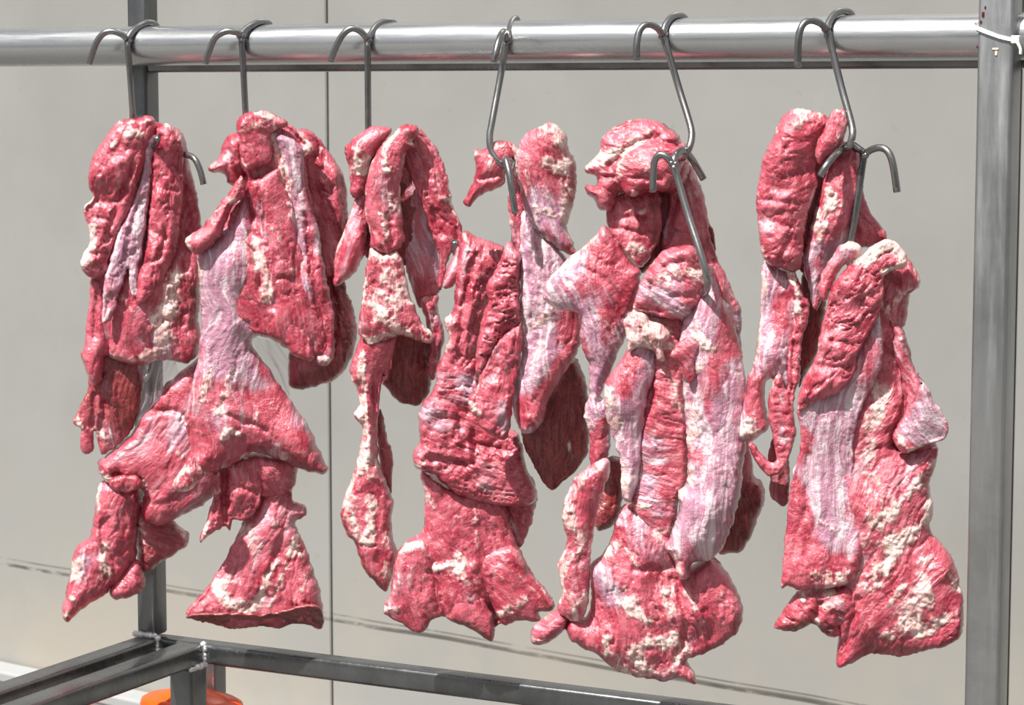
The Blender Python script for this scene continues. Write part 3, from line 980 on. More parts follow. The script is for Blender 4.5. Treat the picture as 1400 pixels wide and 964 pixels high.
lobe(m, 'centre_muscle', 'B1: 262,275 300,262 350,235 375,300 398,350 412,440 410,560 430,660 472,830 460,848 428,846 382,805 340,665 322,580 302,470 282,380 262,320', d=32, T=15, wl=26, fib=85, speck=.15, wr=1.6,
     strokes=[('F', 'B1: 340,430 360,440 350,470', 7, .6), ('F', 'B1: 385,340 405,350 400,400', 6, .8), ('C', 'B1: 300,330 310,460 330,560', 4, 3), ('C', 'B1: 330,580 380,580 400,600', 4, 4), ('F', 'B1: 400,560 415,640 410,700', 6, .9), ('F', 'B1: 430,700 465,800', 4, .6), ('M', 'B1: 290,350 300,440', 6, .6), ('C', 'B1: 350,640 370,740', 4, 4), ('K', 'B1: 440,740 460,830', 6, -.3)])
lobe(m, 'top_fold', 'B1: 225,75 300,48 350,66 385,92 335,125 330,210 285,232 250,240 236,205 226,130', d=32, T=14, wl=20, fib=70, speck=.2, strokes=[('F', 'B1: 240,110 290,95 340,100', 9, .6), ('F', 'B1: 235,205 245,230', 4, .9), ('F', 'B1: 290,55 340,75', 6, .5)])
lobe(m, 'left_tongue', 'B1: 235,255 250,300 248,325 215,345 190,400 160,460 120,500 88,506 58,478 60,458 110,420 150,370 190,315', d=30, T=17, wl=24, fib=130, wr=1.2, speck=.1, rim=.5, strokes=[('F', 'B1: 60,470 75,490', 6, .8), ('F', 'B1: 210,330 235,270', 7, .6), ('K', 'B1: 110,485 130,490', 7, .5), ('F', 'B1: 70,450 190,330', 5, .4)])
lobe(m, 'membrane', 'B1: 268,775 330,790 385,815 388,900 B2: 370,215 300,110 245,20 215,0', d=-8, T=3, mat=FILM, fib=60, wr=.8, rim=0, label='thin clear membrane under the muscle edge')
lobe(m, 'lower_strips', 'B2: 142,425 200,400 270,400 285,440 288,500 265,570 222,590 197,585 188,622 174,602 155,615 115,640 100,662 95,640 118,585 135,520', d=-6, T=18, wl=12, fib=95, cleft=.9, brown=.15,
     strokes=[('F', 'B2: 120,600 105,650', 5, .9), ('F', 'B2: 155,440 155,500', 6, .6), ('C', 'B2: 175,430 172,560 180,600', 5, 12), ('C', 'B2: 145,520 140,600', 3, 4), ('C', 'B2: 200,480 275,500', 4, 4)])
lobe(m, 'lower_neck', 'B2: 240,390 395,395 396,440 380,500 300,520 270,500', d=-14, T=22, brown=.3, wl=14, fib=60)
lobe(m, 'lower_wedge', 'B2: 300,430 390,430 392,470 380,505 385,540 420,548 425,580 392,602 410,650 440,730 470,825 477,900 470,932 430,916 380,914 330,930 290,918 240,926 200,930 90,900 52,885 70,858 120,800 170,720 210,640 240,580 280,510', d=-24, T=34, wl=24, fib=115, speck=.2, dome=.55, R=16,
     strokes=[('F', 'B2: 240,610 265,680 255,640', 10, .8), ('F', 'B2: 170,780 150,800 200,850 250,870', 11, .9), ('F', 'B2: 330,720 290,790 260,860', 8, .8), ('F', 'B2: 400,640 350,760 310,840', 6, .7), ('F', 'B2: 380,670 410,690', 9, .7), ('F', 'B2: 430,740 390,830', 8, .6), ('F', 'B2: 100,860 80,880', 6, .4), ('F', 'B2: 350,510 330,600', 8, .5), ('M', 'B2: 310,580 220,760', 24, .45),
              ('C', 'B2: 360,620 300,760', 4, 4)])

lobe(m, 'cut_face', 'B2: 54,886 75,872 200,866 280,874 300,870 380,850 430,836 468,848 477,900 470,932 430,916 380,914 330,930 290,918 240,926 200,930 90,900', d=-6, T=8, brown=.75, R=4, tilt=(0, -0.9), wr=1.2, wl=16, fib=20, rim=.5, dome=.2, label='browner cut face at the bottom')
lobe(m, 'pale_knob', 'B2: 66,375 48,410 18,455 20,480 60,484 92,455 112,440 100,405', d=38, T=12, fat=.42, wl=10, rim=.5)
# ------------------------------------------------------------------ 3  third, with the long shank
m = Piece('raw meat on the third hook with a dark hollow and long thin shank', 515, 195, 0.03)
lobe(m, 'core', 'C1: 150,120 260,90 300,200 330,400 260,480 140,460 120,330', d=-24, T=12, brown=.7, label='dark hollow of the fold')  # cavity shade put into its brown colour
lobe(m, 'left_knob', 'C1: 215,62 172,50 130,65 90,95 71,115 82,180 93,270 118,268 140,225 150,170 182,112', d=2, T=20, wl=20, fib=100, wr=1.6, strokes=[('F', 'C1: 105,120 112,190 125,200 130,150', 7, .9), ('F', 'C1: 130,165 145,180', 6, .8)])
lobe(m, 'left_tongue', 'C1: 137,258 102,272 85,330 60,390 44,430 34,520 40,542 70,530 100,500 132,440 142,350', d=-4, T=17, wl=18, fib=110, rim=.6, strokes=[('F', 'C1: 60,385 45,430', 5, .6), ('M', 'C1: 110,320 70,500', 9, .5)])
lobe(m, 'inner_skin', 'C1: 240,170 300,230 350,380 362,480 366,555 335,590 300,610 262,500 245,400', d=-22, T=10, mem=.55, fib=75, wl=22, rim=.2, label='lilac inner skin in the hollow', strokes=[('K', 'C1: 270,500 300,580', 20, .4), ('M', 'C1: 340,410 355,480', 8, .3)])
lobe(m, 'right_arch', 'C1: 255,55 290,48 330,90 360,130 385,210 405,300 430,362 425,402 392,450 380,490 372,545 358,552 356,450 335,380 300,280 270,200 252,150 246,100', d=2, T=17, wl=15, fib=70, cleft=.8, speck=.3, strokes=[('F', 'C1: 345,200 360,260 395,285', 8, .6), ('F', 'C1: 385,210 405,300 420,350', 4, .7), ('C', 'C1: 290,130 330,240 365,380', 5, 6), ('F', 'C1: 370,130 350,95', 3, .6), ('K', 'C1: 280,150 340,330', 10, .4)])
lobe(m, 'centre_strip', 'C1: 252,48 290,50 300,75 275,95 290,115 260,128 247,190 240,262 247,330 252,400 228,432 190,442 150,422 148,380 133,320 135,230 150,170 182,112 215,78', d=20, T=16, wl=18, fib=95, rim=.8, strokes=[('F', 'C1: 230,70 200,110 190,180', 7, .7), ('F', 'C1: 205,260 215,300', 9, .9), ('F', 'C1: 200,180', 6, .8), ('F', 'C1: 175,310 195,340 190,400', 6, .7), ('F', 'C1: 285,105 265,95', 5, .8), ('C', 'C1: 200,330 215,400', 5, 6), ('C', 'C1: 165,360 190,440', 4, 4)])
lobe(m, 'dark_back', 'C1: 205,700 260,670 335,690 345,760 338,830 325,890 290,916 240,905 205,872 185,840', d=-34, T=18, brown=1.0, wl=16, label='dried back flap, darkened for shade', strokes=[('F', 'C1: 235,830', 8, .3)])  # shade painted in on top of the dried brown
lobe(m, 'right_strip', 'C1: 300,585 355,570 356,610 376,690 366,760 342,832 322,800 332,720 318,650', d=-14, T=13, wl=16, mem=.15, rim=.6, strokes=[('F', 'C1: 350,600 340,700', 6, .5), ('C', 'C1: 345,620 350,760', 4, 4)])
lobe(m, 'lower_bell', 'C1: 150,418 190,438 228,428 250,470 270,560 300,640 337,680 332,712 290,702 235,686 190,697 150,718 125,692 113,682 124,560 138,470', d=22, T=20, wl=20, fib=95, rim=1.1, speck=.3, strokes=[('F', 'C1: 150,440 220,440', 7, 1.), ('F', 'C1: 200,500 170,560 210,600 250,560', 20, .8), ('F', 'C1: 170,620 240,660 320,690', 8, .7), ('F', 'C1: 130,700 200,685 260,670', 6, 1.), ('C', 'C1: 165,520 160,640', 4, 3), ('L', 'C1: 260,600 280,650', 10, .6)])
lobe(m, 'shank_back', 'C2: 222,225 250,340 268,420 266,480 262,520 258,548 235,500 212,380 205,280', d=-14, T=9, brown=.6, wl=12)
lobe(m, 'shank', 'C1: 125,690 190,695 230,690 215,760 195,840 C2: 232,90 217,190 210,280 215,400 245,500 270,570 264,625 270,700 287,760 281,805 255,880 240,908 215,885 180,850 148,800 122,715 93,690 72,610 90,540 120,450 140,370 150,285 118,240 140,200 128,125 112,110 108,60', d=4, T=22, wl=16, fib=92, rim=.5, dome=.35,
     strokes=[('F', 'C2: 150,20 160,120 155,230 175,300 150,420', 8, .9), ('F', 'C2: 130,225 150,240', 7, 1.), ('F', 'C2: 120,130 105,100', 5, 1.), ('F', 'C2: 120,500 90,580 130,680 180,690', 13, .8), ('F', 'C2: 180,540 190,620 170,700', 9, .8), ('F', 'C2: 150,450 200,430 180,380', 11, .6), ('F', 'C2: 240,690 250,730', 7, .8), ('F', 'C2: 220,820 245,840 240,800', 9, .8), ('C', 'C2: 195,100 200,300 195,420', 4, 4), ('K', 'C2: 75,620 120,710 160,800 220,880', 5, .7), ('C', 'C2: 100,690 130,720 200,720', 3, 3), ('K', 'C2: 240,775 265,770', 4, .8), ('R', 'C2: 180,110 175,280', 5, 4)])

# ------------------------------------------------------------------ 4  fourth
m = Piece('pale silvery raw meat on the fourth hook, long grey skin down its front', 705, 230, 0.03)
lobe(m, 'dark_back', 'D2: 300,620 325,625 352,690 356,850 330,900 300,930 262,957 225,905 200,860 188,800 220,740 265,700', d=-36, T=20, brown=.9, wl=18, label='dark back of the meat', strokes=[('F', 'D2: 315,870 300,830', 5, .6), ('K', 'D2: 330,700 340,850', 12, .4), ('F', 'D2: 345,680', 4, .7)])  # dark brown here includes painted shade
lobe(m, 'left_tip', 'D2: 150,78 120,82 98,96 68,104 75,150 58,200 43,230 58,241 90,210 142,188 150,150 165,128 178,110', d=6, T=14, wl=14, fib=125, brown=.1, speck=.3, strokes=[('F', 'D2: 105,130 110,100', 5, .8), ('F', 'D2: 75,108', 5, .6), ('F', 'D2: 130,85 165,90', 6, .6), ('C', 'D2: 85,170 140,160', 4, 4)])
lobe(m, 'pale_band', 'D2: 150,80 180,95 192,140 196,230 192,320 184,360 172,340 160,300 154,240 158,180 168,130', d=10, T=11, mem=.3, wl=18, fib=88, rim=.7, fat=.15, strokes=[('F', 'D2: 170,100 185,170', 7, .7), ('C', 'D2: 172,200 178,320', 3, 3)])
lobe(m, 'silver_skin', 'D2: 186,250 230,300 275,340 312,400 335,540 325,605 290,660 255,720 242,770 212,800 182,792 165,740 165,690 186,600 183,400', d=12, T=26, mem=.95, fib=88, wl=28, wr=1.8, rim=.25, label='long grey silver skin', dome=.5,
     strokes=[('F', 'D2: 205,300 220,420 210,520', 26, .5), ('F', 'D2: 230,580 200,660', 16, .45), ('L', 'D2: 330,540 300,640 250,710 200,750', 20, 1.2), ('L', 'D2: 290,560 300,500', 8, .5), ('F', 'D2: 215,760 235,775 200,785', 11, 1.), ('F', 'D2: 190,545 240,520 270,480', 6, .6), ('M', 'D2: 255,560 240,600', 14, .4), ('K', 'D2: 215,795', 6, .5), ('C', 'D2: 230,330 250,420', 4, 3)])
lobe(m, 'top_lobe', 'D2: 200,55 240,38 266,32 298,62 304,100 320,122 321,210 302,292 318,335 326,362 275,342 222,292 190,235 176,150 180,88', d=20, T=28, wl=34, fib=75, wr=1.3, speck=.35, mem=.35, rim=.6, fat=.14,
     strokes=[('F', 'D2: 250,50 285,80', 14, .6), ('F', 'D2: 250,130 290,140 300,130', 9, .9), ('F', 'D2: 300,180 300,260', 9, .7), ('F', 'D2: 205,110 190,200', 9, .5), ('M', 'D2: 230,230 280,280', 18, .7), ('F', 'D2: 220,240 300,270', 5, .6), ('K', 'D2: 300,310 322,355', 7, .3), ('F', 'D2: 240,190 250,240', 5, .5)])
lobe(m, 'wrinkled_strip', 'D2: 152,325 172,340 188,365 184,450 186,530 150,560 120,600 95,650 78,655 74,620 90,510 105,470 98,440 130,385', d=18, T=15, wl=9, aniso=2.6, wang=0, fib=95, cleft=.9, wr=2.6, speck=.2, strokes=[('F', 'D2: 90,560 80,610', 4, .5), ('C', 'D2: 110,470 170,450', 3, 3)])
lobe(m, 'lower_flap', 'D2: 184,530 188,590 170,690 162,770 150,812 118,808 92,785 62,740 57,708 75,690 92,640 120,578 150,548', d=26, T=14, wl=11, fib=110, wr=2.2, speck=.25, strokes=[('F', 'D2: 65,725 85,750', 6, 1.), ('M', 'D2: 130,720 140,780', 12, .7), ('F', 'D2: 75,690 100,640', 4, .5), ('K', 'D2: 120,795 150,800', 6, .3)])

m = Piece('red wrinkled raw meat with ruffled skirt, between third and fourth hooks', 650, 350, 0.012)
lobe(m, 'left_knob', 'D1: 225,40 205,55 190,85 172,120 168,148 185,150 205,135 222,100', d=-2, T=12, wl=14, fib=110, wr=1.2, mem=.1, rim=.5)
lobe(m, 'neck', 'D1: 214,24 250,40 302,58 310,100 280,160 266,222 250,290 246,385 205,380 162,330 165,310 182,262 172,222 190,205 196,150 200,80', d=2, T=22, wl=14, fib=100, cleft=.9, speck=.3, strokes=[('F', 'D1: 215,35 225,60', 5, .9), ('F', 'D1: 185,215 178,290', 6, .8), ('C', 'D1: 240,80 215,200 205,300', 5, 6), ('C', 'D1: 260,140 230,260', 4, 4), ('K', 'D1: 175,225', 6, .4), ('M', 'D1: 215,60 210,160', 7, .4)])
lobe(m, 'skirt', 'D1: 122,545 200,590 300,610 330,700 360,770 412,838 412,856 380,862 386,884 345,880 300,890 282,902 276,928 235,902 195,885 178,878 150,876 120,910 80,890 38,862 55,820 65,740 90,710 122,690 130,620', d=-10, T=24, wl=22, fib=65, speck=.25, rim=.6, dome=.5,
     strokes=[('F', 'D1: 130,590 150,630', 8, .8), ('F', 'D1: 145,755 200,760 210,740', 8, .8), ('F', 'D1: 195,760 225,800', 10, .6), ('F', 'D1: 85,720 130,720', 7, .7), ('F', 'D1: 300,830 330,840 280,870', 10, .6), ('F', 'D1: 240,600 245,720', 4, .6), ('F', 'D1: 40,860 60,850', 6, .7), ('F', 'D1: 215,640 180,680', 6, .4), ('C', 'D1: 150,760 170,870', 6, 8), ('C', 'D1: 275,850 285,900', 4, 7), ('K', 'D1: 180,860 240,895 275,920', 9, .5), ('K', 'D1: 370,800 408,850', 9, .4), ('R', 'D1: 100,760 110,880', 14, 6), ('R', 'D1: 220,780 240,890', 16, 6), ('K', 'D1: 290,890 380,880', 6, .6), ('M', 'D1: 200,650 300,760', 26, .25)])
lobe(m, 'skirt_left', 'D1: 68,740 92,712 128,702 148,728 162,770 172,830 168,870 150,876 120,908 80,888 40,860 56,820', d=4, T=15, wl=20, fib=75, rim=.7, wr=1.2, strokes=[('F', 'D1: 75,725 125,712', 6, .8), ('F', 'D1: 135,730 130,780 120,800', 5, .5), ('F', 'D1: 45,855 65,850', 6, .8), ('K', 'D1: 80,880 160,870', 8, .4), ('F', 'D1: 100,760 90,830', 4, .4)])
lobe(m, 'skirt_middle', 'D1: 143,760 165,742 200,738 215,770 235,805 265,835 280,870 284,900 274,926 235,900 195,884 178,874 168,820', d=8, T=14, wl=18, fib=60, rim=.5, wr=1.2, brown=.2, strokes=[('F', 'D1: 150,760 200,752 215,785 235,815', 8, 1.0), ('K', 'D1: 180,865 260,905', 10, .5), ('C', 'D1: 175,800 190,860', 4, 4)])
lobe(m, 'skirt_right', 'D1: 232,752 300,715 335,725 362,772 412,838 411,856 380,862 385,882 345,880 302,889 286,868 268,822', d=4, T=14, wl=20, fib=55, rim=.6, wr=1.2, strokes=[('F', 'D1: 285,870 320,845 350,830', 8, .8), ('F', 'D1: 260,760 330,800', 4, .5), ('F', 'D1: 300,740 370,810', 4, .5), ('K', 'D1: 385,830 405,852', 8, .5), ('C', 'D1: 280,780 290,860', 4, 3), ('F', 'D1: 240,755 260,800', 4, .6)])
lobe(m, 'right_fold', 'D1: 300,600 350,560 378,600 374,640 348,718 325,728 305,690', d=-16, T=16, wl=14, fib=70, brown=.15, mem=.2, strokes=[('F', 'D1: 350,650 340,700', 5, .4), ('F', 'D1: 345,590 370,610', 5, .5), ('C', 'D1: 345,620 330,700', 4, 5)])
lobe(m, 'wrinkled_roll', 'D1: 165,308 205,312 245,305 250,380 292,455 335,470 352,540 375,598 360,626 300,628 200,602 150,560 112,545 106,512 120,480 117,420 148,370', d=8, T=24, wl=6.5, wang=14, aniso=4.5, fib=20, cleft=.8, wr=1.5, brown=.22, speck=.1, mem=.08,
     strokes=[('F', 'D1: 115,540 130,525', 6, .7), ('C', 'D1: 140,520 230,530 240,500', 5, 6), ('C', 'D1: 200,420 220,480 300,500', 4, 4), ('C', 'D1: 150,385 230,420', 4, 4), ('M', 'D1: 215,345 235,400', 10, .5), ('C', 'D1: 235,460 250,520', 4, 5), ('F', 'D1: 355,590 330,620', 6, .4)])

# ------------------------------------------------------------------ 5  fifth, behind the hanging hook
m = Piece('raw meat on the fifth hook, round knob on top and pointed left flap', 880, 190, 0.02)
lobe(m, 'right_back', 'E1: 470,190 520,170 552,220 575,300 600,440 640,530 665,590 690,650 692,780 E2: 690,330 716,348 719,410 688,492 650,552 575,552 560,400 520,200 E1: 440,620 432,440 450,340', d=-24, T=22, wl=22, fib=80, mem=.3, speck=.2, label='tall back muscle behind the lower hook',
     strokes=[('F', 'E1: 535,215 540,270', 9, .6), ('K', 'E2: 640,400 650,530', 34, .9), ('L', 'E2: 650,380 660,540', 40, .8), ('C', 'E1: 480,280 450,420', 6, 9), ('F', 'E1: 640,530 665,600', 5, .5), ('K', 'E1: 440,270 430,400', 8, .7), ('C', 'E2: 690,400 640,440', 4, 4)])
lobe(m, 'core', 'E1: 300,230 480,220 560,300 610,450 520,520 430,480 370,530 300,440', d=-34, T=12, brown=.9, label='dark inside of the fold')  # fills the gap, with the gap's shade painted dark brown
lobe(m, 'neck', 'E1: 258,310 300,270 420,262 434,330 430,410 375,505 330,485 280,420 262,380', d=-4, T=20, wl=16, fib=85, speck=.25, strokes=[('F', 'E1: 340,430 370,450 345,455', 8, .9), ('F', 'E1: 330,325 380,320', 7, .6), ('F', 'E1: 240,385 300,440 340,480', 6, .6), ('K', 'E1: 410,300 420,420', 7, .7), ('C', 'E1: 290,340 390,350', 4, 4), ('C', 'E1: 300,380 390,400', 4, 4)])
lobe(m, 'left_arm', 'E1: 250,372 285,420 340,495 368,522 352,620 330,700 275,830 235,930 E2: 275,60 268,150 268,230 250,282 212,292 205,200 188,140 208,80 E1: 200,900 200,820 172,740 168,660 100,641 62,616 49,590 75,540 130,480 200,425', d=6, T=22, wl=24, fib=70, mem=.42, wr=1.6, speck=.15, rim=.6, dome=.4, label='pointed flap with lilac skin',
     strokes=[('F', 'E1: 230,400 150,470 80,530', 8, .7), ('F', 'E1: 60,600 110,640 160,650', 4, .7), ('M', 'E1: 200,640 240,800 220,940', 18, .6), ('F', 'E1: 220,620 300,740', 6, .6), ('L', 'E1: 240,460 330,560 320,640', 26, .6), ('F', 'E2: 195,140 205,170', 7, .7), ('L', 'E2: 240,180 235,270', 14, .9), ('C', 'E1: 180,500 250,540 310,600', 4, 3), ('M', 'E1: 90,590 180,640', 16, .5)])
lobe(m, 'left_back', 'E2: 235,290 300,280 305,380 296,440 272,476 225,490 215,420', d=-22, T=15, brown=.7, wl=14)
lobe(m, 'knob', 'E1: 370,29 430,40 480,78 512,122 520,200 480,262 400,262 340,282 300,262 292,280 270,325 240,322 215,285 193,262 192,240 226,244 225,216 190,202 186,182 225,150 245,90 300,45', d=2, T=30, wl=20, fib=20, speck=.3, cleft=.7, rim=.5, strokes=[('F', 'E1: 190,185 230,160 250,140', 8, .8), ('F', 'E1: 250,170 320,120 390,80', 10, .8), ('C', 'E1: 270,180 340,110 420,95', 5, 6), ('K', 'E1: 275,75 310,55', 6, .4), ('C', 'E1: 270,85 310,60', 4, 4), ('F', 'E1: 230,290 280,300', 5, .5), ('C', 'E1: 230,220 290,210', 4, 4)])
lobe(m, 'front_roll', 'E1: 287,182 330,132 400,106 470,112 506,135 500,180 470,235 445,262 382,256 345,280 318,268 302,240', d=27, T=17, wl=20, fib=10, wr=1.6, speck=.25, rim=.5, strokes=[('F', 'E1: 300,180 350,160 400,190', 12, .6), ('F', 'E1: 340,265 350,275', 5, .9), ('F', 'E1: 460,125 490,140', 6, .4), ('C', 'E1: 330,215 430,220', 4, 3)])

m = Piece('largest raw meat, on the slanting lower hook, with a rounded base', 950, 400, 0.062)
lobe(m, 'base_bell', 'E2: 290,430 335,408 440,490 480,590 560,560 602,600 640,670 656,720 648,772 600,822 522,856 492,872 516,912 515,940 468,920 430,930 300,905 220,850 150,810 135,775 150,735 192,740 210,690 205,590 240,560 270,500', d=-12, T=40, wl=22, fib=80, speck=.35, dome=.55, rim=.5, label='rounded base with ragged fat',
     strokes=[('F', 'E2: 265,795 270,830', 11, .9), ('F', 'E2: 340,820 400,805 450,795', 12, 1.), ('F', 'E2: 320,690 300,660', 14, .6), ('F', 'E2: 340,690 370,730', 13, .8), ('F', 'E2: 430,660 445,700 440,730', 12, .7), ('F', 'E2: 490,660 520,700', 7, .8), ('F', 'E2: 340,850 400,890 350,900 290,885', 12, .8), ('F', 'E2: 500,820 480,860', 12, .8), ('F', 'E2: 590,660 640,700', 9, .5), ('F', 'E2: 490,920 450,900', 9, .6), ('F', 'E2: 260,540 310,520 340,570', 10, .6), ('M', 'E2: 240,620 280,680', 22, .8), ('M', 'E2: 340,450 400,560', 26, .6),
              ('K', 'E2: 380,610 450,620', 20, .5), ('K', 'E2: 600,700 560,800', 24, .3), ('K', 'E2: 320,905 460,925', 6, .6), ('C', 'E2: 460,620 490,760 460,860', 5, 5), ('C', 'E2: 200,840 300,890', 4, 3), ('L', 'E2: 270,750 330,770', 16, .5), ('C', 'E2: 340,590 440,590', 5, 5), ('F', 'E2: 400,490 420,520', 9, .6)])
lobe(m, 'stub', 'E2: 150,735 110,716 60,750 30,790 40,820 80,816 135,775', d=-8, T=20, wl=16, fib=0, mem=.25, strokes=[('F', 'E2: 40,800 70,805', 7, .7), ('F', 'E2: 60,750 100,725', 6, .4)])
lobe(m, 'left_arm', 'E2: 255,268 210,290 160,332 125,430 142,510 115,570 120,610 126,660 112,714 150,742 186,742 202,690 208,590 214,520 228,430 250,350 268,300', d=10, T=19, wl=18, fib=95, rim=.7, mem=.15, speck=.4, label='thin fatty arm at the left', strokes=[('F', 'E2: 230,285 180,340 140,430', 11, .7), ('F', 'E2: 150,440 180,520 140,590', 11, .7), ('F', 'E2: 140,680 160,720 190,680', 14, .7), ('L', 'E2: 215,330 205,420', 12, .6), ('C', 'E2: 170,400 180,560', 4, 3)])
lobe(m, 'left_skin', 'E1: 400,640 350,645 320,670 330,720 325,770 260,860 243,920 E2: 245,70 247,100 252,140 280,220 300,300 300,380 330,400 350,330 358,250 375,100 400,0', d=6, T=22, mem=.7, fib=100, wl=24, rim=.7, wr=1.2, strokes=[('F', 'E2: 262,60 300,200 320,330', 10, .6), ('F', 'E2: 252,100 270,60 310,10', 9, .6), ('L', 'E1: 330,800 290,870', 16, .6), ('F', 'E2: 300,330 320,390', 8, .6), ('M', 'E2: 330,200 320,320', 16, .4), ('F', 'E2: 250,140', 6, .4)])
lobe(m, 'rib_hollow', 'E1: 360,640 420,650 500,660 520,760 500,900 E2: 485,100 492,200 492,330 470,380 455,470 430,520 400,500 330,410 345,250 370,100 380,0', d=0, T=14, wl=9, wang=8, aniso=4.0, fib=5, wr=1.1, cleft=.9, brown=.0, mem=.12, speck=.2, label='ribbed hollow between the folds',
     strokes=[('F', 'E1: 330,740 360,700 430,710 450,760', 12, 1.), ('F', 'E1: 440,830 470,880 480,940', 8, .6), ('C', 'E1: 400,780 390,964', 6, 8), ('C', 'E2: 350,140 345,240', 4, 7), ('M', 'E2: 360,330 420,400', 20, .5), ('F', 'E2: 400,490 430,480', 8, .8), ('F', 'E2: 470,110 480,160', 5, .6), ('F', 'E2: 290,420 380,405', 7, .8)])
lobe(m, 'right_leg', 'E1: 560,560 600,520 640,600 668,690 690,780 E2: 665,80 660,250 640,400 600,520 560,560 510,572 500,612 482,622 462,602 452,560 430,540 427,515 452,470 470,400 466,360 490,340 490,200 480,60 476,10 E1: 500,820 490,760 500,690 520,640', d=16, T=36, mem=.6, fib=92, wl=30, wr=1.4, speck=.2, dome=.55, label='smooth lilac skinned right leg',
     strokes=[('F', 'E1: 560,740 590,770 545,830', 13, .7), ('L', 'E1: 650,700 640,760', 22, .7), ('F', 'E2: 490,20 500,120 505,220 500,320', 16, .75), ('F', 'E1: 540,680 560,740', 10, .6), ('M', 'E2: 600,60 620,200 600,340', 30, .4), ('L', 'E2: 560,20 560,80', 20, .5), ('L', 'E2: 510,250 530,260', 12, .6), ('F', 'E2: 475,350 475,385', 6, .9), ('F', 'E2: 440,530 460,570 480,600', 8, .8), ('F', 'E2: 560,250 600,300', 10, .45), ('M', 'E2: 500,420 560,520', 26, .4), ('C', 'E2: 520,440 540,540', 4, 3), ('F', 'E2: 560,560 590,530', 8, .5), ('F', 'E2: 540,440 545,490', 3, .5), ('L', 'E2: 640,150 640,300', 16, .4)])
lobe(m, 'side_muscle', 'E1: 520,480 585,500 610,505 640,560 662,640 670,720 640,760 600,740 570,680 560,600', d=14, T=16, wl=18, fib=80, speck=.25, rim=.5, strokes=[('F', 'E1: 590,520 630,580', 5, .5), ('C', 'E1: 600,560 620,680', 4, 4), ('F', 'E1: 655,730', 5, .7)])
lobe(m, 'red_fold', 'E1: 462,780 480,745 520,725 560,740 540,790 540,850 522,870 505,840 495,805', d=36, T=12, wl=16, fib=60, wr=1.2, speck=.1, strokes=[('F', 'E1: 465,770 530,740', 5, .4)])
lobe(m, 'top_cap', 'E1: 520,430 552,455 566,490 576,540 570,600 525,655 500,668 455,666 410,655 350,640 345,622 372,540 410,482 450,445', d=22, T=24, wl=20, fib=30, speck=.2, cleft=.6, rim=.5, mem=.12, strokes=[('F', 'E1: 440,540 490,510 550,520', 15, .8), ('M', 'E1: 430,580 470,560', 18, .7), ('F', 'E1: 330,650 350,640', 8, .8), ('F', 'E1: 500,640 520,650', 7, .7), ('C', 'E1: 400,560 430,640', 5, 5), ('C', 'E1: 470,590 540,590 570,550', 5, 5), ('C', 'E1: 440,500 500,480', 4, 4), ('F', 'E1: 570,550 575,580', 4, .5)])
lobe(m, 'fat_seam', 'E1: 315,680 345,635 385,650 400,672 440,690 460,720 440,760 445,800 425,805 410,770 370,760 330,772 322,730', d=20, T=11, fat=.75, wl=9, wr=2.2, label='creamy white fat')

# ------------------------------------------------------------------ 6  rightmost
m = Piece('wrinkled raw meat on the last rail hook, looped tendon at bottom left', 1130, 180, 0.028)
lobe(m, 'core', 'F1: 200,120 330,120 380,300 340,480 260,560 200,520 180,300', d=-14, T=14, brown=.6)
lobe(m, 'right_back', 'F1: 395,190 405,300 432,365 466,412 470,450 400,470 350,460 360,300', d=-16, T=18, wl=14, fib=80, cleft=.7)
lobe(m, 'dark_inner', 'F1: 225,520 300,520 290,640 270,780 230,860 205,900 205,700', d=-24, T=12, brown=1.0, wl=16, label='dark inside of the fold')  # brown tone carries the shade inside the fold
lobe(m, 'inner_muscle', 'F1: 345,170 372,158 392,170 401,225 396,310 370,400 372,450 300,520 282,620 255,660 228,560 218,500 235,430 268,300 285,240 310,190', d=0, T=22, wl=22, fib=100, mem=.22, wr=1.6, speck=.25, rim=.4,
     strokes=[('F', 'F1: 300,290 285,380 270,440', 11, .7), ('F', 'F1: 350,320 330,380', 13, .5), ('F', 'F1: 265,350 250,400', 6, .7), ('L', 'F1: 350,220 320,260', 22, .5), ('C', 'F1: 320,210 360,280', 4, 3), ('M', 'F1: 250,460 240,600', 10, .6), ('F', 'F1: 290,270 320,330', 5, .5)])
lobe(m, 'left_skin', 'F1: 100,505 150,530 195,550 216,600 222,690 195,780 190,900 F2: 110,80 100,150 110,220 90,240 62,262 25,262 17,235 22,200 40,120 55,45 F1: 60,850 80,750 90,640', d=2, T=18, mem=.7, fib=95, wl=20, wr=1.6, rim=.6, label='silvery skin on the left side',
     strokes=[('F', 'F1: 100,560 85,740 60,880', 7, .6), ('L', 'F1: 165,620 150,700', 9, 1.), ('F', 'F2: 25,215 60,235 50,200', 15, 1.), ('L', 'F2: 60,120 70,180', 14, .8), ('F', 'F1: 130,550 170,580', 6, .5), ('L', 'F1: 90,860 70,940', 16, .5)])
lobe(m, 'tail_back', 'F2: 112,270 150,250 168,330 166,440 150,461 117,432 112,380', d=-16, T=13, brown=.45, wl=14, mem=.2)
lobe(m, 'tendon_loop', 'F1: 170,540 195,535 216,590 238,640 235,690 215,760 212,900 F2: 202,20 200,70 182,150 190,240 172,300 150,350 110,358 78,330 50,275 62,262 85,290 110,320 132,318 122,255 110,200 112,120 140,60 F1: 170,900 175,760 195,690 185,610', d=16, T=13, wl=8, wang=10, fib=95, wr=1.6, speck=.3, rim=.6, label='looped tendon strip',
     strokes=[('F', 'F1: 185,545 205,600 195,650', 6, 1.), ('F', 'F1: 205,640 215,690', 5, .8), ('K', 'F1: 225,660', 6, .3), ('C', 'F1: 190,760 185,940', 3, 4), ('M', 'F2: 150,80 145,250', 8, .4)])
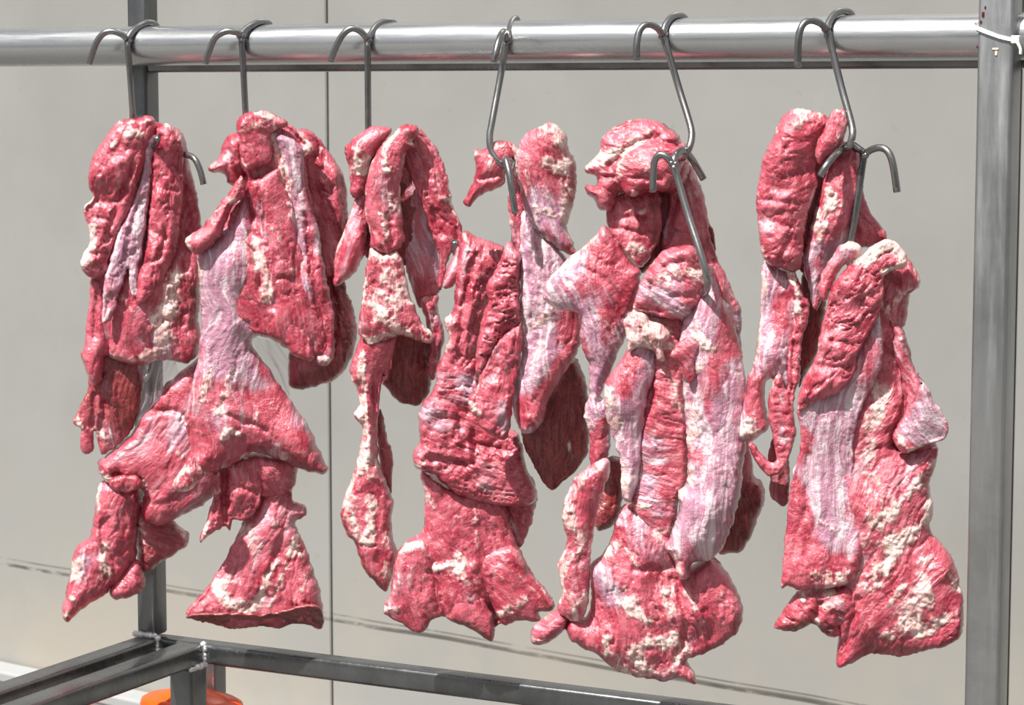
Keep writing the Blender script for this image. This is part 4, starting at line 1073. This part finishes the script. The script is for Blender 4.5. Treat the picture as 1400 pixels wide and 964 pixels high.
lobe(m, 'main_lobe', 'F1: 182,45 212,40 250,48 290,62 308,95 268,150 262,230 265,270 240,350 224,430 218,510 196,542 160,533 110,512 86,440 78,300 98,185 132,120 150,70', d=14, T=32, wl=10, wang=-35, aniso=3.2, fib=115, cleft=.7, wr=1.7, speck=.25, dome=.45, label='wrinkled round front lobe',
     strokes=[('F', 'F1: 190,50 230,60 200,90', 9, .7), ('F', 'F1: 135,95 140,110', 4, 1.), ('F', 'F1: 95,480 110,510', 6, .6), ('C', 'F1: 100,320 200,330', 4, 3), ('C', 'F1: 100,380 180,400', 4, 3), ('M', 'F1: 250,300 228,440', 5, .7), ('F', 'F1: 180,530 200,480', 6, .6), ('C', 'F1: 150,500 180,440', 5, 5), ('F', 'F1: 260,60 290,80', 7, .4)])
lobe(m, 'top_tab', 'F1: 322,42 350,50 352,110 325,158 290,188 268,212 259,170 262,140 288,95 306,55', d=32, T=12, wl=16, fib=120, speck=.2, rim=.5, wr=1.2, strokes=[('F', 'F1: 335,90 320,140', 6, .6), ('F', 'F1: 320,45 345,55', 4, .5)])

m = Piece('rightmost raw meat beside the post, white fat on its shoulder', 1165, 345, 0.052)
lobe(m, 'body', 'F1: 470,540 530,600 560,560 535,500 575,560 572,590 535,620 512,690 530,740 F2: 500,90 505,160 480,230 478,285 520,300 600,282 598,340 580,392 592,470 580,522 640,600 672,690 679,730 676,830 640,862 560,882 500,899 410,891 345,921 306,926 312,850 300,780 290,700 240,600 200,400 230,200 F1: 330,800 400,640', d=-8, T=34, wl=26, fib=120, speck=.2, dome=.5, rim=.6, R=18, label='broad body with fat seams',
     strokes=[('F', 'F2: 440,110 400,300 420,420 380,560', 15, .6), ('F', 'F2: 470,560 430,640 400,690', 17, .9), ('F', 'F2: 590,470 540,520 470,560', 13, .9), ('F', 'F2: 595,330 500,420 450,470', 9, .8), ('F', 'F2: 600,400 580,460', 7, .9), ('F', 'F2: 550,700 520,760 490,810 460,830', 16, .9), ('F', 'F2: 550,820 600,790 640,770', 9, 1.1), ('F', 'F2: 560,640 580,720', 9, .7), ('F', 'F2: 500,680 440,750', 5, .8), ('F', 'F2: 550,610 590,600', 6, .7), ('F', 'F2: 630,640 670,700', 7, .7), ('F', 'F2: 410,800 400,780', 4, .8), ('F', 'F2: 480,460 440,500', 7, .6),
              ('K', 'F2: 330,890 420,870 560,860', 16, .45), ('K', 'F1: 480,560 500,660', 20, .3), ('F', 'F1: 480,640 500,700', 12, .6), ('F', 'F1: 450,900 440,960', 14, .5), ('C', 'F2: 370,720 320,900', 5, 7), ('C', 'F2: 520,300 490,420', 4, 4), ('K', 'F2: 440,620', 12, .3), ('C', 'F2: 460,580 430,660', 5, 4), ('L', 'F2: 400,720 380,830', 20, .3), ('R', 'F2: 560,760 620,640', 20, 5), ('C', 'F1: 440,760 500,800', 5, 6)])
lobe(m, 'core', 'F1: 380,520 450,480 530,495 548,560 545,640 525,715 465,770 400,720', d=-14, T=18, brown=.3, fat=.28, wl=12, fib=100)
lobe(m, 'side_core', 'F1: 440,700 515,700 550,790 F2: 540,70 565,160 590,250 598,300 520,320 460,270 430,150 410,20', d=-18, T=16, fat=.12, wl=14, fib=70)
lobe(m, 'bottom_knuckle', 'F2: 200,700 262,690 310,680 352,665 372,715 345,800 312,835 282,838 262,822 240,800 190,822 122,810 130,790 165,742', d=0, T=24, wl=14, fib=35, brown=.3, mem=.1, speck=.3, cleft=.8, strokes=[('F', 'F2: 205,715', 7, .9), ('F', 'F2: 250,785', 5, 1.1), ('F', 'F2: 290,690 310,720 280,740', 13, .6), ('C', 'F2: 260,730 235,800', 5, 9), ('K', 'F2: 290,810 180,815', 9, .6), ('M', 'F2: 320,720 340,780', 9, .4), ('C', 'F2: 300,760 320,820', 4, 4)])
lobe(m, 'back_tab', 'F1: 540,500 578,560 575,590 548,600 520,640 505,720 480,720 470,640 520,560', d=-4, T=14, brown=.1, wl=10, speck=.5, rim=.5, strokes=[('F', 'F1: 500,600 480,680', 12, .5)])
lobe(m, 'right_flap', 'F1: 500,710 525,720 545,800 583,880 F2: 545,60 582,120 612,172 638,222 632,245 604,262 560,275 512,298 485,282 470,245 480,225 512,160 505,90 480,20', d=14, T=15, wl=20, fib=65, mem=.2, rim=.7, speck=.15, wr=1.4, label='right flap with lilac lower face',
     strokes=[('M', 'F2: 560,190 540,240', 22, .9), ('F', 'F2: 485,265 540,200 560,190', 4, .6), ('F', 'F2: 490,235 520,285 600,255', 4, .7), ('K', 'F2: 620,240', 6, .6), ('F', 'F1: 510,720 535,800', 6, .6), ('C', 'F2: 500,70 540,140', 4, 4)])
lobe(m, 'front_sheet', 'F1: 330,850 400,740 440,640 465,720 F2: 440,40 400,120 370,200 356,300 362,440 388,565 372,640 352,668 300,685 260,692 200,692 165,680 150,688 145,672 152,610 165,480 180,350 205,260 195,160 230,120', d=16, T=17, mem=.5, fib=95, wl=30, wr=1.1, rim=.6, speck=.15, label='lilac skinned front sheet',
     strokes=[('M', 'F2: 310,140 280,300 300,520', 26, .8), ('F', 'F2: 300,150 350,260 330,360', 12, .45), ('L', 'F2: 172,400 165,600 190,660', 20, .9), ('L', 'F2: 240,590 300,630', 24, .55), ('F', 'F2: 270,480 290,510', 10, .6), ('F', 'F2: 360,560 340,620', 10, .6), ('F', 'F2: 250,640 330,650 290,680', 16, 1.1), ('F', 'F2: 192,438', 4, 1.1), ('L', 'F2: 200,190 215,270', 14, .8), ('F', 'F2: 360,130 380,60', 10, .5), ('F', 'F2: 155,680 180,640', 4, .6), ('C', 'F2: 230,300 220,480', 5, 4), ('K', 'F2: 370,460 372,520', 4, -.3)])
lobe(m, 'top_left_flap', 'F1: 348,448 392,455 400,478 372,505 332,535 302,600 282,632 268,600 272,560 300,500', d=20, T=13, wl=16, fib=110, wr=1.2, rim=.6, mem=.1, strokes=[('F', 'F1: 350,455 385,470', 9, .8)])
lobe(m, 'wrinkled_front', 'F1: 382,505 438,452 490,440 536,482 532,522 472,546 462,640 425,720 392,780 372,858 332,902 252,938 205,962 213,885 258,792 282,682 312,580 350,525', d=30, T=18, wl=12, wang=-40, aniso=2.6, fib=110, cleft=.8, wr=2.3, speck=.25, rim=.6, label='wrinkled front fold with a white fat rim',
     strokes=[('F', 'F1: 400,490 450,450 500,450 530,490 510,530 480,535', 11, 1.3), ('F', 'F1: 450,470 420,500', 8, .6), ('C', 'F1: 420,540 400,620 420,660', 4, 3), ('C', 'F1: 300,740 380,760', 4, 4), ('C', 'F1: 270,820 360,830', 4, 4), ('F', 'F1: 320,600 350,540', 5, .5), ('R', 'F1: 230,910 320,870', 8, 4), ('L', 'F1: 465,510', 8, .8)])
